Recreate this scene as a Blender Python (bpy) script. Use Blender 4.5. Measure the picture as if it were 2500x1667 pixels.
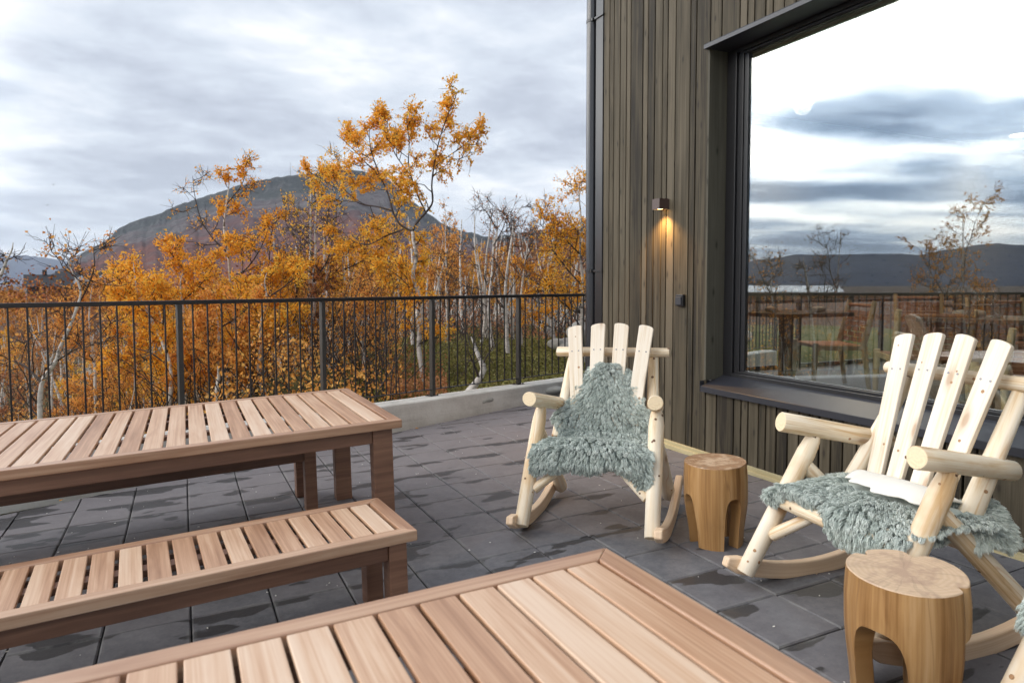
import bpy, math, random
import numpy as np
from mathutils import Matrix, Vector
for o in list(bpy.data.objects): bpy.data.objects.remove(o)
SC = bpy.context.scene
COL = SC.collection
rad = math.radians
# ------------------------------------------------------------------ camera
CAMZ = 1.46
RM = np.array([[0.9075550975652615, 0.4191695699934753, 0.025310402501612993],
               [-0.41992684864949076, 0.9062186813489835, 0.04928634047499638],
               [-0.002277425435967489, -0.05535858709897257, 0.9984639403442617]])   # columns: right, forward, up
FPX, PCX, PCY = 1696.3, 1229.2, 786.1
cd = bpy.data.cameras.new('camera'); cam = bpy.data.objects.new('camera', cd); COL.objects.link(cam)
cd.sensor_width = 36; cd.lens = FPX/2500*36; cd.shift_x = (1250-PCX)/2500; cd.shift_y = -(833.5-PCY)/2500
cd.clip_start = 0.02; cd.clip_end = 40000
m = Matrix.Identity(4)
for i in range(3):
    m[i][0] = RM[i][0]; m[i][1] = RM[i][2]; m[i][2] = -RM[i][1]
m[2][3] = CAMZ
cam.matrix_world = m
cd.dof.use_dof = True; cd.dof.focus_distance = 4.6; cd.dof.aperture_fstop = 4.0
SC.camera = cam
# ------------------------------------------------------------------ node helper
class NT:
    def __init__(s, tree): s.t = tree; s.L = tree.links
    def n(s, typ, props=None, **ins):
        nd = s.t.nodes.new(typ)
        for k, v in (props or {}).items(): setattr(nd, k, v)
        for k, v in ins.items():
            key = k.replace('_', ' ') if k not in nd.inputs else k
            if k[0] == 'i' and k[1:].isdigit(): sock = nd.inputs[int(k[1:])]
            else: sock = nd.inputs[key]
            if isinstance(v, bpy.types.NodeSocket): s.L.new(v, sock)
            elif isinstance(v, bpy.types.Node): s.L.new(v.outputs[0], sock)
            else: sock.default_value = v
        return nd
    def math(s, op, a, b=0.0, c=0.0, clamp=False): return s.n('ShaderNodeMath', dict(operation=op, use_clamp=clamp), i0=a, i1=b, i2=c).outputs[0]
    def vmath(s, op, a, b=(0,0,0)): return s.n('ShaderNodeVectorMath', dict(operation=op), i0=a, i1=b).outputs[0]
    def noise(s, vec, scale, detail=4, rough=.55, dist=0.0, out=0):
        return s.n('ShaderNodeTexNoise', Vector=vec, Scale=scale, Detail=detail, Roughness=rough, Distortion=dist).outputs[out]
    def ramp(s, fac, stops, interp='LINEAR'):
        r = s.n('ShaderNodeValToRGB'); r.color_ramp.interpolation = interp
        e = r.color_ramp.elements
        while len(e) < len(stops): e.new(0.5)
        for el, (p, c) in zip(e, stops):
            el.position = p; el.color = (*c, 1) if not isinstance(c, (int, float)) else (c, c, c, 1)
        s.L.new(fac, r.inputs[0]); return r.outputs[0]
    def mix(s, f, a, b, bt='MIX'):
        nd = s.t.nodes.new('ShaderNodeMix'); nd.data_type = 'RGBA'; nd.blend_type = bt
        for k, v in ((0, f), (6, a), (7, b)):
            if isinstance(v, bpy.types.NodeSocket): s.L.new(v, nd.inputs[k])
            else: nd.inputs[k].default_value = v if k == 0 else ((*v, 1) if len(v) == 3 else v)
        return nd.outputs[2]
    def maprange(s, v, a, b, c, d):
        return s.n('ShaderNodeMapRange', i0=v, i1=a, i2=b, i3=c, i4=d).outputs[0]
def mat(name):
    m = bpy.data.materials.new(name); m.use_nodes = True; t = m.node_tree; t.nodes.clear()
    return m, NT(t)
def finish(N, col, rough=.7, bump=None, bstr=.3, bdist=.01, metallic=0.0, spec=.5, sheen=0.0):
    p = N.n('ShaderNodeBsdfPrincipled', Roughness=rough, Metallic=metallic)
    p.inputs['Specular IOR Level'].default_value = spec
    if isinstance(col, bpy.types.NodeSocket): N.L.new(col, p.inputs['Base Color'])
    else: p.inputs['Base Color'].default_value = (*col, 1)
    if sheen: p.inputs['Sheen Weight'].default_value = sheen
    if bump is not None:
        b = N.n('ShaderNodeBump', Strength=bstr, Distance=bdist, Height=bump); N.L.new(b.outputs[0], p.inputs['Normal'])
    o = N.n('ShaderNodeOutputMaterial'); N.L.new(p.outputs[0], o.inputs[0]); return p
# ------------------------------------------------------------------ world: overcast evening sky, clouds opening to the west
SUN_AZ, SUN_EL = -96.0, 33.0      # azimuth from +Y towards +X (degrees)
world = bpy.data.worlds.new('World'); SC.world = world; world.use_nodes = True
world.node_tree.nodes.clear(); N = NT(world.node_tree)
sky = N.n('ShaderNodeTexSky'); sky.sky_type = 'NISHITA'; sky.sun_disc = False
sky.sun_elevation = rad(SUN_EL); sky.sun_rotation = rad(SUN_AZ)
tc = N.n('ShaderNodeTexCoord').outputs['Generated']
sep = N.n('ShaderNodeSeparateXYZ', Vector=tc); X, Y, Z = sep.outputs
zz = N.math('ADD', N.math('MAXIMUM', Z, 0.0), 0.10)
# cloud deck seen in perspective: divide by height
px = N.math('DIVIDE', X, zz); py = N.math('DIVIDE', Y, zz)
pv = N.n('ShaderNodeCombineXYZ', X=px, Y=py, Z=0.0).outputs[0]
rot = N.n('ShaderNodeVectorRotate', dict(rotation_type='Z_AXIS'), Vector=pv, Angle=rad(-25)).outputs[0]
stv = N.vmath('MULTIPLY', rot, (0.95, 1.0, 1.0))
warp = N.noise(stv, .9, 3, .5, 0, 1)
stw = N.vmath('ADD', stv, N.vmath('MULTIPLY', N.vmath('SUBTRACT', warp, (.5, .5, .5)), (.45, .45, 0)))
c1 = N.noise(stw, .85, 8, .50)
c2 = N.noise(N.vmath('ADD', N.vmath('MULTIPLY', stw, (1.1, 1.0, 1.0)), (7.3, 2.1, 0)), 3.1, 8, .58)
c3 = N.noise(N.vmath('ADD', rot, (3.3, 8.1, 0)), .33, 3, .5)
den = N.math('ADD', N.math('ADD', N.math('MULTIPLY', c1, .60), N.math('MULTIPLY', c2, .26)), N.math('MULTIPLY', c3, .20))
# general (north / east / overhead) tone
base = N.ramp(den, [(.43, (.92, .935, .96)), (.475, (.76, .80, .86)), (.525, (.63, .685, .765)), (.57, (.53, .575, .66)), (.63, (.42, .46, .545))])
# west: direction towards the low sun behind the cloud
wd = (math.sin(rad(-56)), math.cos(rad(-56)), 0.0)
hv = N.n('ShaderNodeVectorMath', dict(operation='NORMALIZE'), i0=N.n('ShaderNodeCombineXYZ', X=X, Y=Y, Z=0.0).outputs[0]).outputs[0]
wdot = N.n('ShaderNodeVectorMath', dict(operation='DOT_PRODUCT'), i0=hv, i1=wd).outputs['Value']
west = N.ramp(N.maprange(wdot, .66, .99, 0, 1), [(0, 0.0), (1, 1.0)], 'EASE')
denw = N.math('ADD', N.math('MULTIPLY', N.noise(N.vmath('MULTIPLY', stw, (.75, 1.5, 1)), .62, 6, .48), .68), N.math('MULTIPLY', c1, .32))
denw = N.math('ADD', denw, N.maprange(Z, .03, .25, .055, -.008))
wcol = N.ramp(denw, [(.42, (6.6, 6.2, 5.7)), (.50, (4.2, 4.3, 4.3)), (.545, (1.9, 2.25, 2.75)), (.60, (.75, 1.0, 1.4)), (.68, (.5, .68, 1.0))])
wcol2 = N.mix(N.maprange(Z, .30, .62, 0, 1), wcol, (1.5, 1.6, 1.75))
base = N.mix(N.math('MULTIPLY', N.maprange(Y, .25, -.75, 0, 1), N.maprange(wdot, .3, -.2, 0, 1)), base, N.mix(1.0, base, (1.12, 1.12, 1.10), 'MULTIPLY'))
allc = N.mix(west, base, wcol2)
# thin clear band low over the horizon
hor = N.ramp(N.maprange(Z, 0.0, .16, 0, 1), [(0, 1.0), (.35, .55), (1, 0.0)])
horc = N.mix(west, (.66, .73, .83), (.55, .72, 1.0))
allc = N.mix(N.math('MULTIPLY', hor, .62), allc, horc)
bg1 = N.n('ShaderNodeBackground', Color=allc, Strength=1.0)
bg2 = N.n('ShaderNodeBackground', Color=sky.outputs[0], Strength=0.06)
add = N.n('ShaderNodeMixShader', i0=0.10); N.L.new(bg1.outputs[0], add.inputs[1]); N.L.new(bg2.outputs[0], add.inputs[2])
wo = N.n('ShaderNodeOutputWorld'); N.L.new(add.outputs[0], wo.inputs[0])
# soft sun through the cloud
sl = bpy.data.lights.new('sun', 'SUN'); sl.energy = 1.25; sl.angle = rad(30); sl.color = (1, .93, .82)
sun = bpy.data.objects.new('sun', sl); COL.objects.link(sun)
sd = Vector((math.sin(rad(SUN_AZ))*math.cos(rad(SUN_EL)), math.cos(rad(SUN_AZ))*math.cos(rad(SUN_EL)), math.sin(rad(SUN_EL))))
sun.rotation_euler = sd.to_track_quat('Z', 'Y').to_euler()
SC.view_settings.view_transform = 'Standard'; SC.view_settings.look = 'None'
SC.view_settings.gamma = 1; SC.view_settings.use_curve_mapping = False
SC.view_settings.exposure = 0.42
SC.render.engine = 'CYCLES'
SC.cycles.max_bounces = 8; SC.cycles.transparent_max_bounces = 16
# ------------------------------------------------------------------ frames and helpers
TM = np.array([[0.99975, 0.00014, -0.022536], [0.00014, 0.99992, 0.01237], [0.022536, -0.01237, 0.99967]])   # drained paving -> world
TM4 = Matrix([[*TM[0], 0], [*TM[1], 0], [*TM[2], 0], [0, 0, 0, 1]])
def at(px, depth, z=None, py=None):
    """world point on the view line of a photo pixel at a camera depth (metres)"""
    d = RM @ np.array([(px-PCX)/FPX, 1, -((py if py is not None else 692)-PCY)/FPX])
    p = d*depth; p[2] += CAMZ
    if z is not None: p[2] = z
    return p
def fl(x, y, z=0.0): return TM @ np.array([x, y, z])
def tag(o, label=None, cat=None, group=None, kind=None):
    if label: o['label'] = label
    if cat: o['category'] = cat
    if group: o['group'] = group
    if kind: o['kind'] = kind
    return o
def empty(name, mw, label=None, cat=None, group=None, kind=None):
    o = bpy.data.objects.new(name, None); COL.objects.link(o); o.matrix_world = mw
    return tag(o, label, cat, group, kind)
def on_patio(x, y, ang=0.0, z=0.0): return TM4 @ Matrix.Translation((x, y, z)) @ Matrix.Rotation(ang, 4, 'Z')
def clone(o, parent=None):
    c = o.copy(); COL.objects.link(c)
    if parent is not None: c.parent = parent
    for ch in o.children: clone(ch, c)
    return c
class MB:
    """collects faces with uvs; builds one mesh"""
    def __init__(s): s.v = []; s.f = []; s.uv = []; s.m = []
    def face(s, pts, uvs, mi=0):
        i = len(s.v); s.v.extend(tuple(p) for p in pts); s.f.append(tuple(range(i, i+len(pts)))); s.uv.extend(uvs); s.m.append(mi)
    def box(s, lo, hi, f=None, grain=None, uo=0.0, mi=0):
        lo = np.array(lo, float); hi = np.array(hi, float); d = hi-lo
        g = int(np.argmax(d)) if grain is None else grain
        c = lambda i, j, k: np.array([(lo, hi)[i][0], (lo, hi)[j][1], (lo, hi)[k][2]])
        base = len(s.v)
        vs = [c(i, j, k) for i in (0, 1) for j in (0, 1) for k in (0, 1)]
        s.v.extend(tuple(f(v) if f else v) for v in vs)
        for q in ((0, 1, 3, 2), (4, 6, 7, 5), (0, 4, 5, 1), (2, 3, 7, 6), (0, 2, 6, 4), (1, 5, 7, 3)):
            s.f.append(tuple(base+i for i in q)); s.m.append(mi)
            pts = [vs[i] for i in q]; n = int(np.argmin(np.ptp(np.array(pts), axis=0)))
            ax = [a for a in range(3) if a != n]
            if g in ax: ua, va = g, [a for a in ax if a != g][0]
            else: ua, va = ax
            s.uv.extend((p[ua]+uo, p[va]+uo*.37+n*.31) for p in pts)
        return s
    def tube(s, pts, radii, n=14, caps=True, uo=0.0, wob=0.0, capmat=1, seed=0, squash=1.0):
        pts = [np.array(p, float) for p in pts]; rng = random.Random(seed)
        t0 = pts[1]-pts[0]; t0 /= np.linalg.norm(t0)
        a = np.array([0, 0, 1.]) if abs(t0[2]) < .9 else np.array([1., 0, 0])
        u = np.cross(t0, a); u /= np.linalg.norm(u); base = len(s.v); L = 0; Ls = []
        ph = [rng.uniform(0, 6.28) for _ in range(3)]
        for i, p in enumerate(pts):
            t = (pts[min(i+1, len(pts)-1)]-pts[max(i-1, 0)]); t /= np.linalg.norm(t)
            u = u-t*(u@t); u /= np.linalg.norm(u); w = np.cross(t, u)
            if i: L += np.linalg.norm(p-pts[i-1])
            Ls.append(L)
            for k in range(n):
                th = 2*math.pi*k/n
                r = radii[i]*(1+wob*(math.sin(2*th+ph[0]+L*3)+.6*math.sin(3*th+ph[1]-L*5)+.5*math.sin(L*9+ph[2])))
                s.v.append(tuple(p+(u*math.cos(th)*squash+w*math.sin(th))*r))
        for i in range(len(pts)-1):
            for k in range(n):
                k2 = (k+1) % n
                s.f.append((base+i*n+k, base+i*n+k2, base+(i+1)*n+k2, base+(i+1)*n+k)); s.m.append(0)
                r = radii[0]*2*math.pi
                s.uv.extend([(Ls[i]+uo, r*k/n+uo), (Ls[i]+uo, r*(k+1)/n+uo), (Ls[i+1]+uo, r*(k+1)/n+uo), (Ls[i+1]+uo, r*k/n+uo)])
        if caps:
            for e, rev in ((0, True), (len(pts)-1, False)):
                ids = [base+e*n+k for k in range(n)]
                s.f.append(tuple(reversed(ids)) if rev else tuple(ids)); s.m.append(capmat)
                us = [(math.cos(2*math.pi*k/n)*radii[e], math.sin(2*math.pi*k/n)*radii[e]) for k in range(n)]
                s.uv.extend(reversed(us) if rev else us)
        return s
    def build(s, name, mats, parent=None, smooth=False, bevel=0.0, seg=2, mw=None, auto=None):
        me = bpy.data.meshes.new(name); me.from_pydata(s.v, [], s.f)
        uvl = me.uv_layers.new(name='UVMap'); uvl.data.foreach_set('uv', np.array(s.uv, dtype=np.float32).ravel())
        if not isinstance(mats, (list, tuple)): mats = [mats]
        for mm in mats: me.materials.append(mm)
        me.polygons.foreach_set('material_index', np.clip(np.array(s.m), 0, len(mats)-1).astype(np.int32))
        if smooth: me.polygons.foreach_set('use_smooth', np.ones(len(s.f), dtype=bool))
        me.update()
        if smooth: me.set_sharp_from_angle(angle=rad(auto or 45))
        o = bpy.data.objects.new(name, me); COL.objects.link(o)
        if parent is not None: o.parent = parent
        if mw is not None: o.matrix_world = mw
        if bevel:
            b = o.modifiers.new('bevel', 'BEVEL'); b.width = bevel; b.segments = seg; b.limit_method = 'ANGLE'; b.angle_limit = rad(40)
        return o
def np_mesh(name, V, F, mats, parent=None, mi=None, attr=None, smooth=False):
    """fast mesh from arrays, F is (n,k) array"""
    V = np.asarray(V, dtype=np.float32); F = np.asarray(F, dtype=np.int32)
    me = bpy.data.meshes.new(name); k = F.shape[1]
    me.vertices.add(len(V)); me.vertices.foreach_set('co', V.ravel())
    me.loops.add(F.size); me.loops.foreach_set('vertex_index', F.ravel())
    me.polygons.add(len(F)); me.polygons.foreach_set('loop_start', np.arange(0, F.size, k, dtype=np.int32))
    me.polygons.foreach_set('loop_total', np.full(len(F), k, dtype=np.int32))
    for mm in (mats if isinstance(mats, (list, tuple)) else [mats]): me.materials.append(mm)
    if mi is not None: me.polygons.foreach_set('material_index', np.asarray(mi, dtype=np.int32))
    if smooth: me.polygons.foreach_set('use_smooth', np.ones(len(F), dtype=bool))
    me.update(calc_edges=True)
    if attr is not None:
        for an, av in attr.items():
            a = me.attributes.new(an, 'FLOAT', 'FACE'); a.data.foreach_set('value', np.asarray(av, dtype=np.float32))
    o = bpy.data.objects.new(name, me); COL.objects.link(o)
    if parent is not None: o.parent = parent
    return o
def same_mesh(o, parent, loc=(0, 0, 0), rotz=0.0):
    c = bpy.data.objects.new(o.name.split('.')[0], o.data); COL.objects.link(c); c.parent = parent; c.location = loc; c.rotation_euler = (0, 0, rotz)
    for md in o.modifiers:
        b = c.modifiers.new(md.name, md.type)
        if md.type == 'BEVEL': b.width = md.width; b.segments = md.segments; b.limit_method = md.limit_method; b.angle_limit = md.angle_limit
    return c
# ------------------------------------------------------------------ materials
def wood(name, stops, su=2.5, sv=28, rough=.55, knots=0.0, var=.25, bstr=.15, knotcol=(.16, .08, .035), hue=None, stain=None):
    m, N = mat(name)
    uv = N.n('ShaderNodeUVMap').outputs[0]
    oi = N.n('ShaderNodeObjectInfo').outputs['Random']
    off = N.n('ShaderNodeCombineXYZ', X=N.math('MULTIPLY', oi, 37.0), Y=N.math('MULTIPLY', oi, 19.0), Z=N.math('MULTIPLY', oi, 7.0)).outputs[0]
    v = N.vmath('ADD', uv, off)
    g = N.vmath('MULTIPLY', v, (su, sv, 1))
    wv = N.noise(N.vmath('MULTIPLY', v, (1.3, 7, 1)), 1.0, 3, .5)
    n1 = N.noise(g, 1.0, 6, .62, .6)
    n2 = N.noise(N.vmath('MULTIPLY', v, (su*.5, sv*4, 1)), 1.0, 3, .6)
    f = N.math('ADD', N.math('MULTIPLY', n1, .5), N.math('ADD', N.math('MULTIPLY', wv, .25), N.math('MULTIPLY', n2, .28)))
    f = N.math('ADD', f, N.math('MULTIPLY', N.math('SUBTRACT', oi, .5), var))
    c = N.ramp(f, stops)
    if knots:
        vo = N.n('ShaderNodeTexVoronoi', dict(voronoi_dimensions='2D'), Vector=N.vmath('MULTIPLY', v, (knots, knots*2.6, 1)), Scale=1.0, Randomness=1.0).outputs['Distance']
        k = N.ramp(vo, [(0.0, 1.0), (.036, .95), (.062, .40), (.12, 0.0)])
        c = N.mix(N.math('MULTIPLY', k, .75), c, knotcol)
    if stain:
        ck = N.noise(N.vmath('MULTIPLY', v, (.5, 8, 1)), 1.0, 2, .4)
        ckm = N.ramp(ck, [(.494, 0.0), (.499, 1.0), (.501, 1.0), (.506, 0.0)])
        c = N.mix(N.math('MULTIPLY', ckm, .55), c, stain[1])
        s_ = N.ramp(N.noise(N.vmath('MULTIPLY', v, (2.2, 5, 1)), 1.0, 4, .6), [(.56, 0.0), (.70, 1.0)])
        c = N.mix(N.math('MULTIPLY', s_, stain[0]), c, stain[1])
    finish(N, c, rough, n1, bstr, .004, spec=.85 if 'teak' in name else .35)
    return m
M = {}
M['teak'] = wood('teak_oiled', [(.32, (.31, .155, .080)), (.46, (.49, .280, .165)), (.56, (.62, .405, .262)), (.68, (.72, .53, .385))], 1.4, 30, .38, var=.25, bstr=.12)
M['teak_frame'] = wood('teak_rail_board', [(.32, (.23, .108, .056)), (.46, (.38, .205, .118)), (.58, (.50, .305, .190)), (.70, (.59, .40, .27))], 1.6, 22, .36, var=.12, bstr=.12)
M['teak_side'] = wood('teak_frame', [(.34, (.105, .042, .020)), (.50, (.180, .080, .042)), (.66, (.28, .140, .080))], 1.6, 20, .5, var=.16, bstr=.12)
M['pine'] = wood('pine_log', [(.36, (.42, .26, .12)), (.44, (.64, .47, .28)), (.51, (.77, .65, .48)), (.62, (.82, .74, .61))], 1.6, 22, .55, knots=1.5, var=.06, bstr=.35, knotcol=(.30, .15, .06), stain=(.55, (.58, .33, .13)))
M['pine_plank'] = wood('pine_plank', [(.34, (.56, .41, .26)), (.43, (.70, .58, .43)), (.52, (.79, .70, .58)), (.70, (.82, .755, .66))], 1.5, 34, .55, knots=1.5, var=.06, bstr=.10, knotcol=(.40, .25, .15))
M['rocker'] = wood('rocker_wood', [(.30, (.42, .26, .15)), (.42, (.66, .46, .29)), (.55, (.76, .57, .40)), (.75, (.80, .64, .48))], 1.0, 60, .6, var=.05, bstr=.15)
M['stump'] = wood('carved_stump', [(.34, (.13, .055, .018)), (.45, (.26, .130, .045)), (.55, (.40, .225, .090)), (.68, (.52, .33, .165))], 1.2, 17, .38, var=.05, bstr=.15, stain=(.5, (.22, .12, .055)))
M['trim'] = wood('raw_trim', [(.30, (.36, .30, .16)), (.60, (.52, .45, .27))], 2, 30, .8, var=.1)
M['board'] = wood('stained_board', [(.36, (.017, .013, .008)), (.45, (.044, .035, .021)), (.54, (.074, .060, .038)), (.66, (.112, .092, .063))], 1.1, 24, .72, knots=2.3, var=.26, bstr=.35, knotcol=(.018, .013, .009))
M['board_in'] = wood('reveal_board', [(.26, (.050, .046, .034)), (.60, (.095, .088, .066))], 1.3, 26, .75, knots=2.2, var=.1, knotcol=(.02, .018, .012))
def endgrain(name, c1, c2, c3, freq=300, crack=.5):
    m, N = mat(name)
    uv = N.n('ShaderNodeUVMap').outputs[0]
    w = N.vmath('ADD', uv, N.vmath('MULTIPLY', N.vmath('SUBTRACT', N.noise(uv, 9, 3, .5, 0, 1), (.5, .5, .5)), (.05, .05, 0)))
    r = N.n('ShaderNodeVectorMath', dict(operation='LENGTH'), i0=w).outputs['Value']
    rings = N.math('ADD', N.math('MULTIPLY', N.math('SINE', N.math('MULTIPLY', r, freq)), .5), .5)
    blot = N.noise(uv, 16, 4, .6)
    c = N.mix(N.math('MULTIPLY', rings, .6), c1, c2)
    c = N.mix(N.ramp(N.math('ADD', blot, N.math('MULTIPLY', r, -1.1)), [(.32, 0.0), (.50, .9)]), c, c3)
    sp = N.n('ShaderNodeSeparateXYZ', Vector=w).outputs
    an = N.math('ARCTAN2', sp[1], sp[0])
    rays = N.noise(N.n('ShaderNodeCombineXYZ', X=N.math('MULTIPLY', an, 7.0), Y=N.math('MULTIPLY', r, 2.0), Z=0.0).outputs[0], 1.0, 2, .5)
    c = N.mix(N.ramp(rays, [(.56, 0.0), (.62, crack)]), c, tuple(x*.45 for x in c3))
    finish(N, c, .6, rings, .1, .002); return m
M['pine_end'] = endgrain('pine_end_grain', (.82, .68, .45), (.66, .48, .27), (.78, .63, .42), 420, .25)
M['stump_top'] = endgrain('stump_top', (.34, .19, .095), (.20, .10, .048), (.56, .40, .27), 430, .45)
M['stump_top2'] = endgrain('stump_top_pale', (.60, .44, .30), (.52, .36, .23), (.42, .285, .20), 330, .22)
def simple(name, col, rough=.5, metallic=0.0, spec=.5, nscale=0, amt=.2, bump=0.0):
    m, N = mat(name)
    if nscale:
        n = N.noise(N.n('ShaderNodeTexCoord').outputs['Object'], nscale, 6, .6)
        c = N.mix(n, tuple(x*(1-amt) for x in col), tuple(min(1, x*(1+amt)) for x in col))
        finish(N, c, rough, n if bump else None, bump, .005, metallic, spec)
    else: finish(N, col, rough, None, 0, .01, metallic, spec)
    return m
M['pipe'] = simple('coated_pipe', (.030, .031, .036), .22, spec=.8)
M['black'] = simple('black_metal', (.014, .014, .016), .33, spec=.6, nscale=30, amt=.15)
M['rail'] = simple('rail_metal', (.020, .018, .018), .38, spec=.6, nscale=12, amt=.2)
M['post'] = simple('rail_post_metal', (.050, .045, .040), .42, spec=.6, nscale=12, amt=.2)
M['flash'] = simple('dark_flashing', (.020, .021, .028), .42, spec=.6, nscale=2, amt=.15)
M['lampbox'] = simple('brown_lamp_metal', (.075, .045, .038), .4, spec=.5)
M['knot'] = simple('wood_knot', (.36, .20, .095), .6, nscale=160, amt=.5)
M['knot2'] = simple('dark_wood_knot', (.13, .065, .032), .6, nscale=160, amt=.5)
M['screw'] = simple('screw_metal', (.20, .20, .21), .35, metallic=1.0)
M['dark'] = simple('dark_backing', (.006, .006, .006), .9)
M['int_wall'] = simple('dark_room_wall', (.10, .08, .065), .8, nscale=2)
M['int_ceil'] = simple('pale_ceiling', (.62, .64, .60), .8)
M['int_floor'] = simple('dark_room_floor', (.05, .045, .04), .45, nscale=5)
M['blind'] = simple('pale_blind', (.62, .72, .60), .7)
M['leather'] = simple('brown_leather', (.36, .16, .085), .45, nscale=20, amt=.3)
M['chairwood'] = simple('oak_chair_wood', (.50, .36, .19), .45, nscale=8, amt=.15)
M['tablewood'] = simple('dark_table_top', (.10, .055, .035), .30, nscale=9, amt=.2)
M['napkin'] = simple('linen_napkin', (.48, .40, .34), .9, nscale=60, amt=.15)
M['rockm'] = simple('pale_rock', (.38, .37, .34), .9, nscale=4, amt=.4, bump=.5)
m, N = mat('clear_glass'); g = N.n('ShaderNodeBsdfGlass', Roughness=0.0, IOR=1.45); tr = N.n('ShaderNodeBsdfTransparent')
mx = N.n('ShaderNodeMixShader', i0=.55); N.L.new(g.outputs[0], mx.inputs[1]); N.L.new(tr.outputs[0], mx.inputs[2])
o = N.n('ShaderNodeOutputMaterial'); N.L.new(mx.outputs[0], o.inputs[0]); M['glass'] = m
# coated window glass: strong mirror reflection, see-through remainder
m, N = mat('coated_window_glass')
gg = N.n('ShaderNodeNewGeometry').outputs
cs = N.math('ABSOLUTE', N.n('ShaderNodeVectorMath', dict(operation='DOT_PRODUCT'), i0=gg['Normal'], i1=gg['Incoming']).outputs['Value'])
fac = N.math('ADD', N.math('MULTIPLY', N.math('POWER', N.math('SUBTRACT', 1.0, cs), 4.0), .80), .185, clamp=True)
wob = N.noise(N.vmath('MULTIPLY', N.n('ShaderNodeTexCoord').outputs['Object'], (1, 1.2, .35)), 1.6, 2, .5)
bm = N.n('ShaderNodeBump', Strength=.02, Distance=.02, Height=wob)
gl = N.n('ShaderNodeBsdfGlossy', Roughness=0.0, Color=(.93, .97, 1, 1)); N.L.new(bm.outputs[0], gl.inputs['Normal'])
tr = N.n('ShaderNodeBsdfTransparent', Color=(.92, .95, .93, 1))
mx = N.n('ShaderNodeMixShader'); N.L.new(fac, mx.inputs[0]); N.L.new(tr.outputs[0], mx.inputs[1]); N.L.new(gl.outputs[0], mx.inputs[2])
o = N.n('ShaderNodeOutputMaterial'); N.L.new(mx.outputs[0], o.inputs[0]); M['pane'] = m
def emis(name, col, s):
    m, N = mat(name); e = N.n('ShaderNodeEmission', Color=(*col, 1), Strength=s); o = N.n('ShaderNodeOutputMaterial'); N.L.new(e.outputs[0], o.inputs[0]); return m
M['bulb'] = emis('warm_bulb', (1, .62, .25), 14)
M['down'] = emis('downlight', (1, .78, .55), 9)
# concrete paver
m, N = mat('concrete_paver')
P = N.n('ShaderNodeNewGeometry').outputs['Position']
oi = N.math('FRACT', N.math('ADD', N.n('ShaderNodeObjectInfo').outputs['Random'], N.n('ShaderNodeNewGeometry').outputs['Random Per Island']))
n1 = N.noise(P, 5, 7, .65); n2 = N.noise(P, 90, 4, .7); n3 = N.noise(P, 1.1, 3, .5); n4 = N.noise(P, 26, 5, .7)
t = N.math('ADD', N.math('ADD', N.math('MULTIPLY', n1, .45), N.math('MULTIPLY', n4, .35)), N.math('MULTIPLY', n2, .2))
c = N.ramp(t, [(.36, (.086, .086, .093)), (.50, (.128, .127, .136)), (.64, (.182, .179, .186))])
c = N.mix(N.math('MULTIPLY', oi, .45), c, (.165, .148, .152))
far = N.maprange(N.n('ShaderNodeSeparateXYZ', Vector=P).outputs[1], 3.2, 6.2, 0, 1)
c = N.mix(N.math('MULTIPLY', far, .6), c, (.22, .195, .198))  # paler colour on distant pavers stands in for sheen at grazing view
efl = N.ramp(N.noise(P, 3.1, 6, .7), [(.54, 0.0), (.72, .55)])
c = N.mix(efl, c, (.19, .19, .195))
sx, sy, sz = N.n('ShaderNodeSeparateXYZ', Vector=P).outputs
wv = N.n('ShaderNodeCombineXYZ', X=N.math('MULTIPLY', sx, 1.15), Y=N.math('MULTIPLY', sy, 2.6), Z=0.0).outputs[0]
yy = N.math('FRACT', N.math('DIVIDE', N.math('SUBTRACT', sy, 6.1625), .35))
edge = N.ramp(yy, [(.35, 0.0), (.62, .075), (1.0, .16)])
wn = N.math('ADD', N.noise(wv, 2.1, 3, .45), edge)
lf = N.maprange(sx, -.5, 3.0, .045, -.035)
wet = N.ramp(N.math('ADD', wn, lf), [(.655, 0.0), (.668, 1.0)])
c = N.mix(N.math('MULTIPLY', wet, .80), c, (.022, .020, .020))
sp = N.ramp(N.noise(P, 210, 2, .5), [(.74, 0.0), (.78, 1.0)])
c = N.mix(N.math('MULTIPLY', sp, .55), c, (.55, .54, .52))
xx_ = N.math('FRACT', N.math('DIVIDE', N.math('SUBTRACT', sx, 2.4507), .35))
ee = N.math('MINIMUM', N.math('MINIMUM', xx_, N.math('SUBTRACT', 1.0, xx_)), N.math('MINIMUM', yy, N.math('SUBTRACT', 1.0, yy)))
em = N.math('MULTIPLY', N.ramp(ee, [(.0, 1.0), (.035, .55), (.07, 0.0)]), N.ramp(N.noise(P, 7, 4, .6), [(.46, 0.0), (.60, 1.0)]))
c = N.mix(N.math('MULTIPLY', em, .5), c, (.24, .235, .225))
rg = N.math('SUBTRACT', .78, N.math('MULTIPLY', wet, .28))
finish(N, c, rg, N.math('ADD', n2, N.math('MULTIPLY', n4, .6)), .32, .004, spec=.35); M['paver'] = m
# poured concrete
m, N = mat('board_marked_concrete'); P = N.n('ShaderNodeTexCoord').outputs['Object']
n1 = N.noise(P, 3, 7, .65); st = N.noise(N.vmath('MULTIPLY', P, (1.2, 1.2, 26)), 1.0, 4, .6); n2 = N.noise(P, 45, 4, .6)
c = N.ramp(N.math('ADD', N.math('MULTIPLY', n1, .6), N.math('ADD', N.math('MULTIPLY', st, .25), N.math('MULTIPLY', n2, .15))), [(.36, (.52, .49, .44)), (.50, (.67, .64, .585)), (.66, (.76, .74, .69))])
finish(N, c, .85, N.math('ADD', st, n2), .35, .008); M['concrete'] = m
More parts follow.
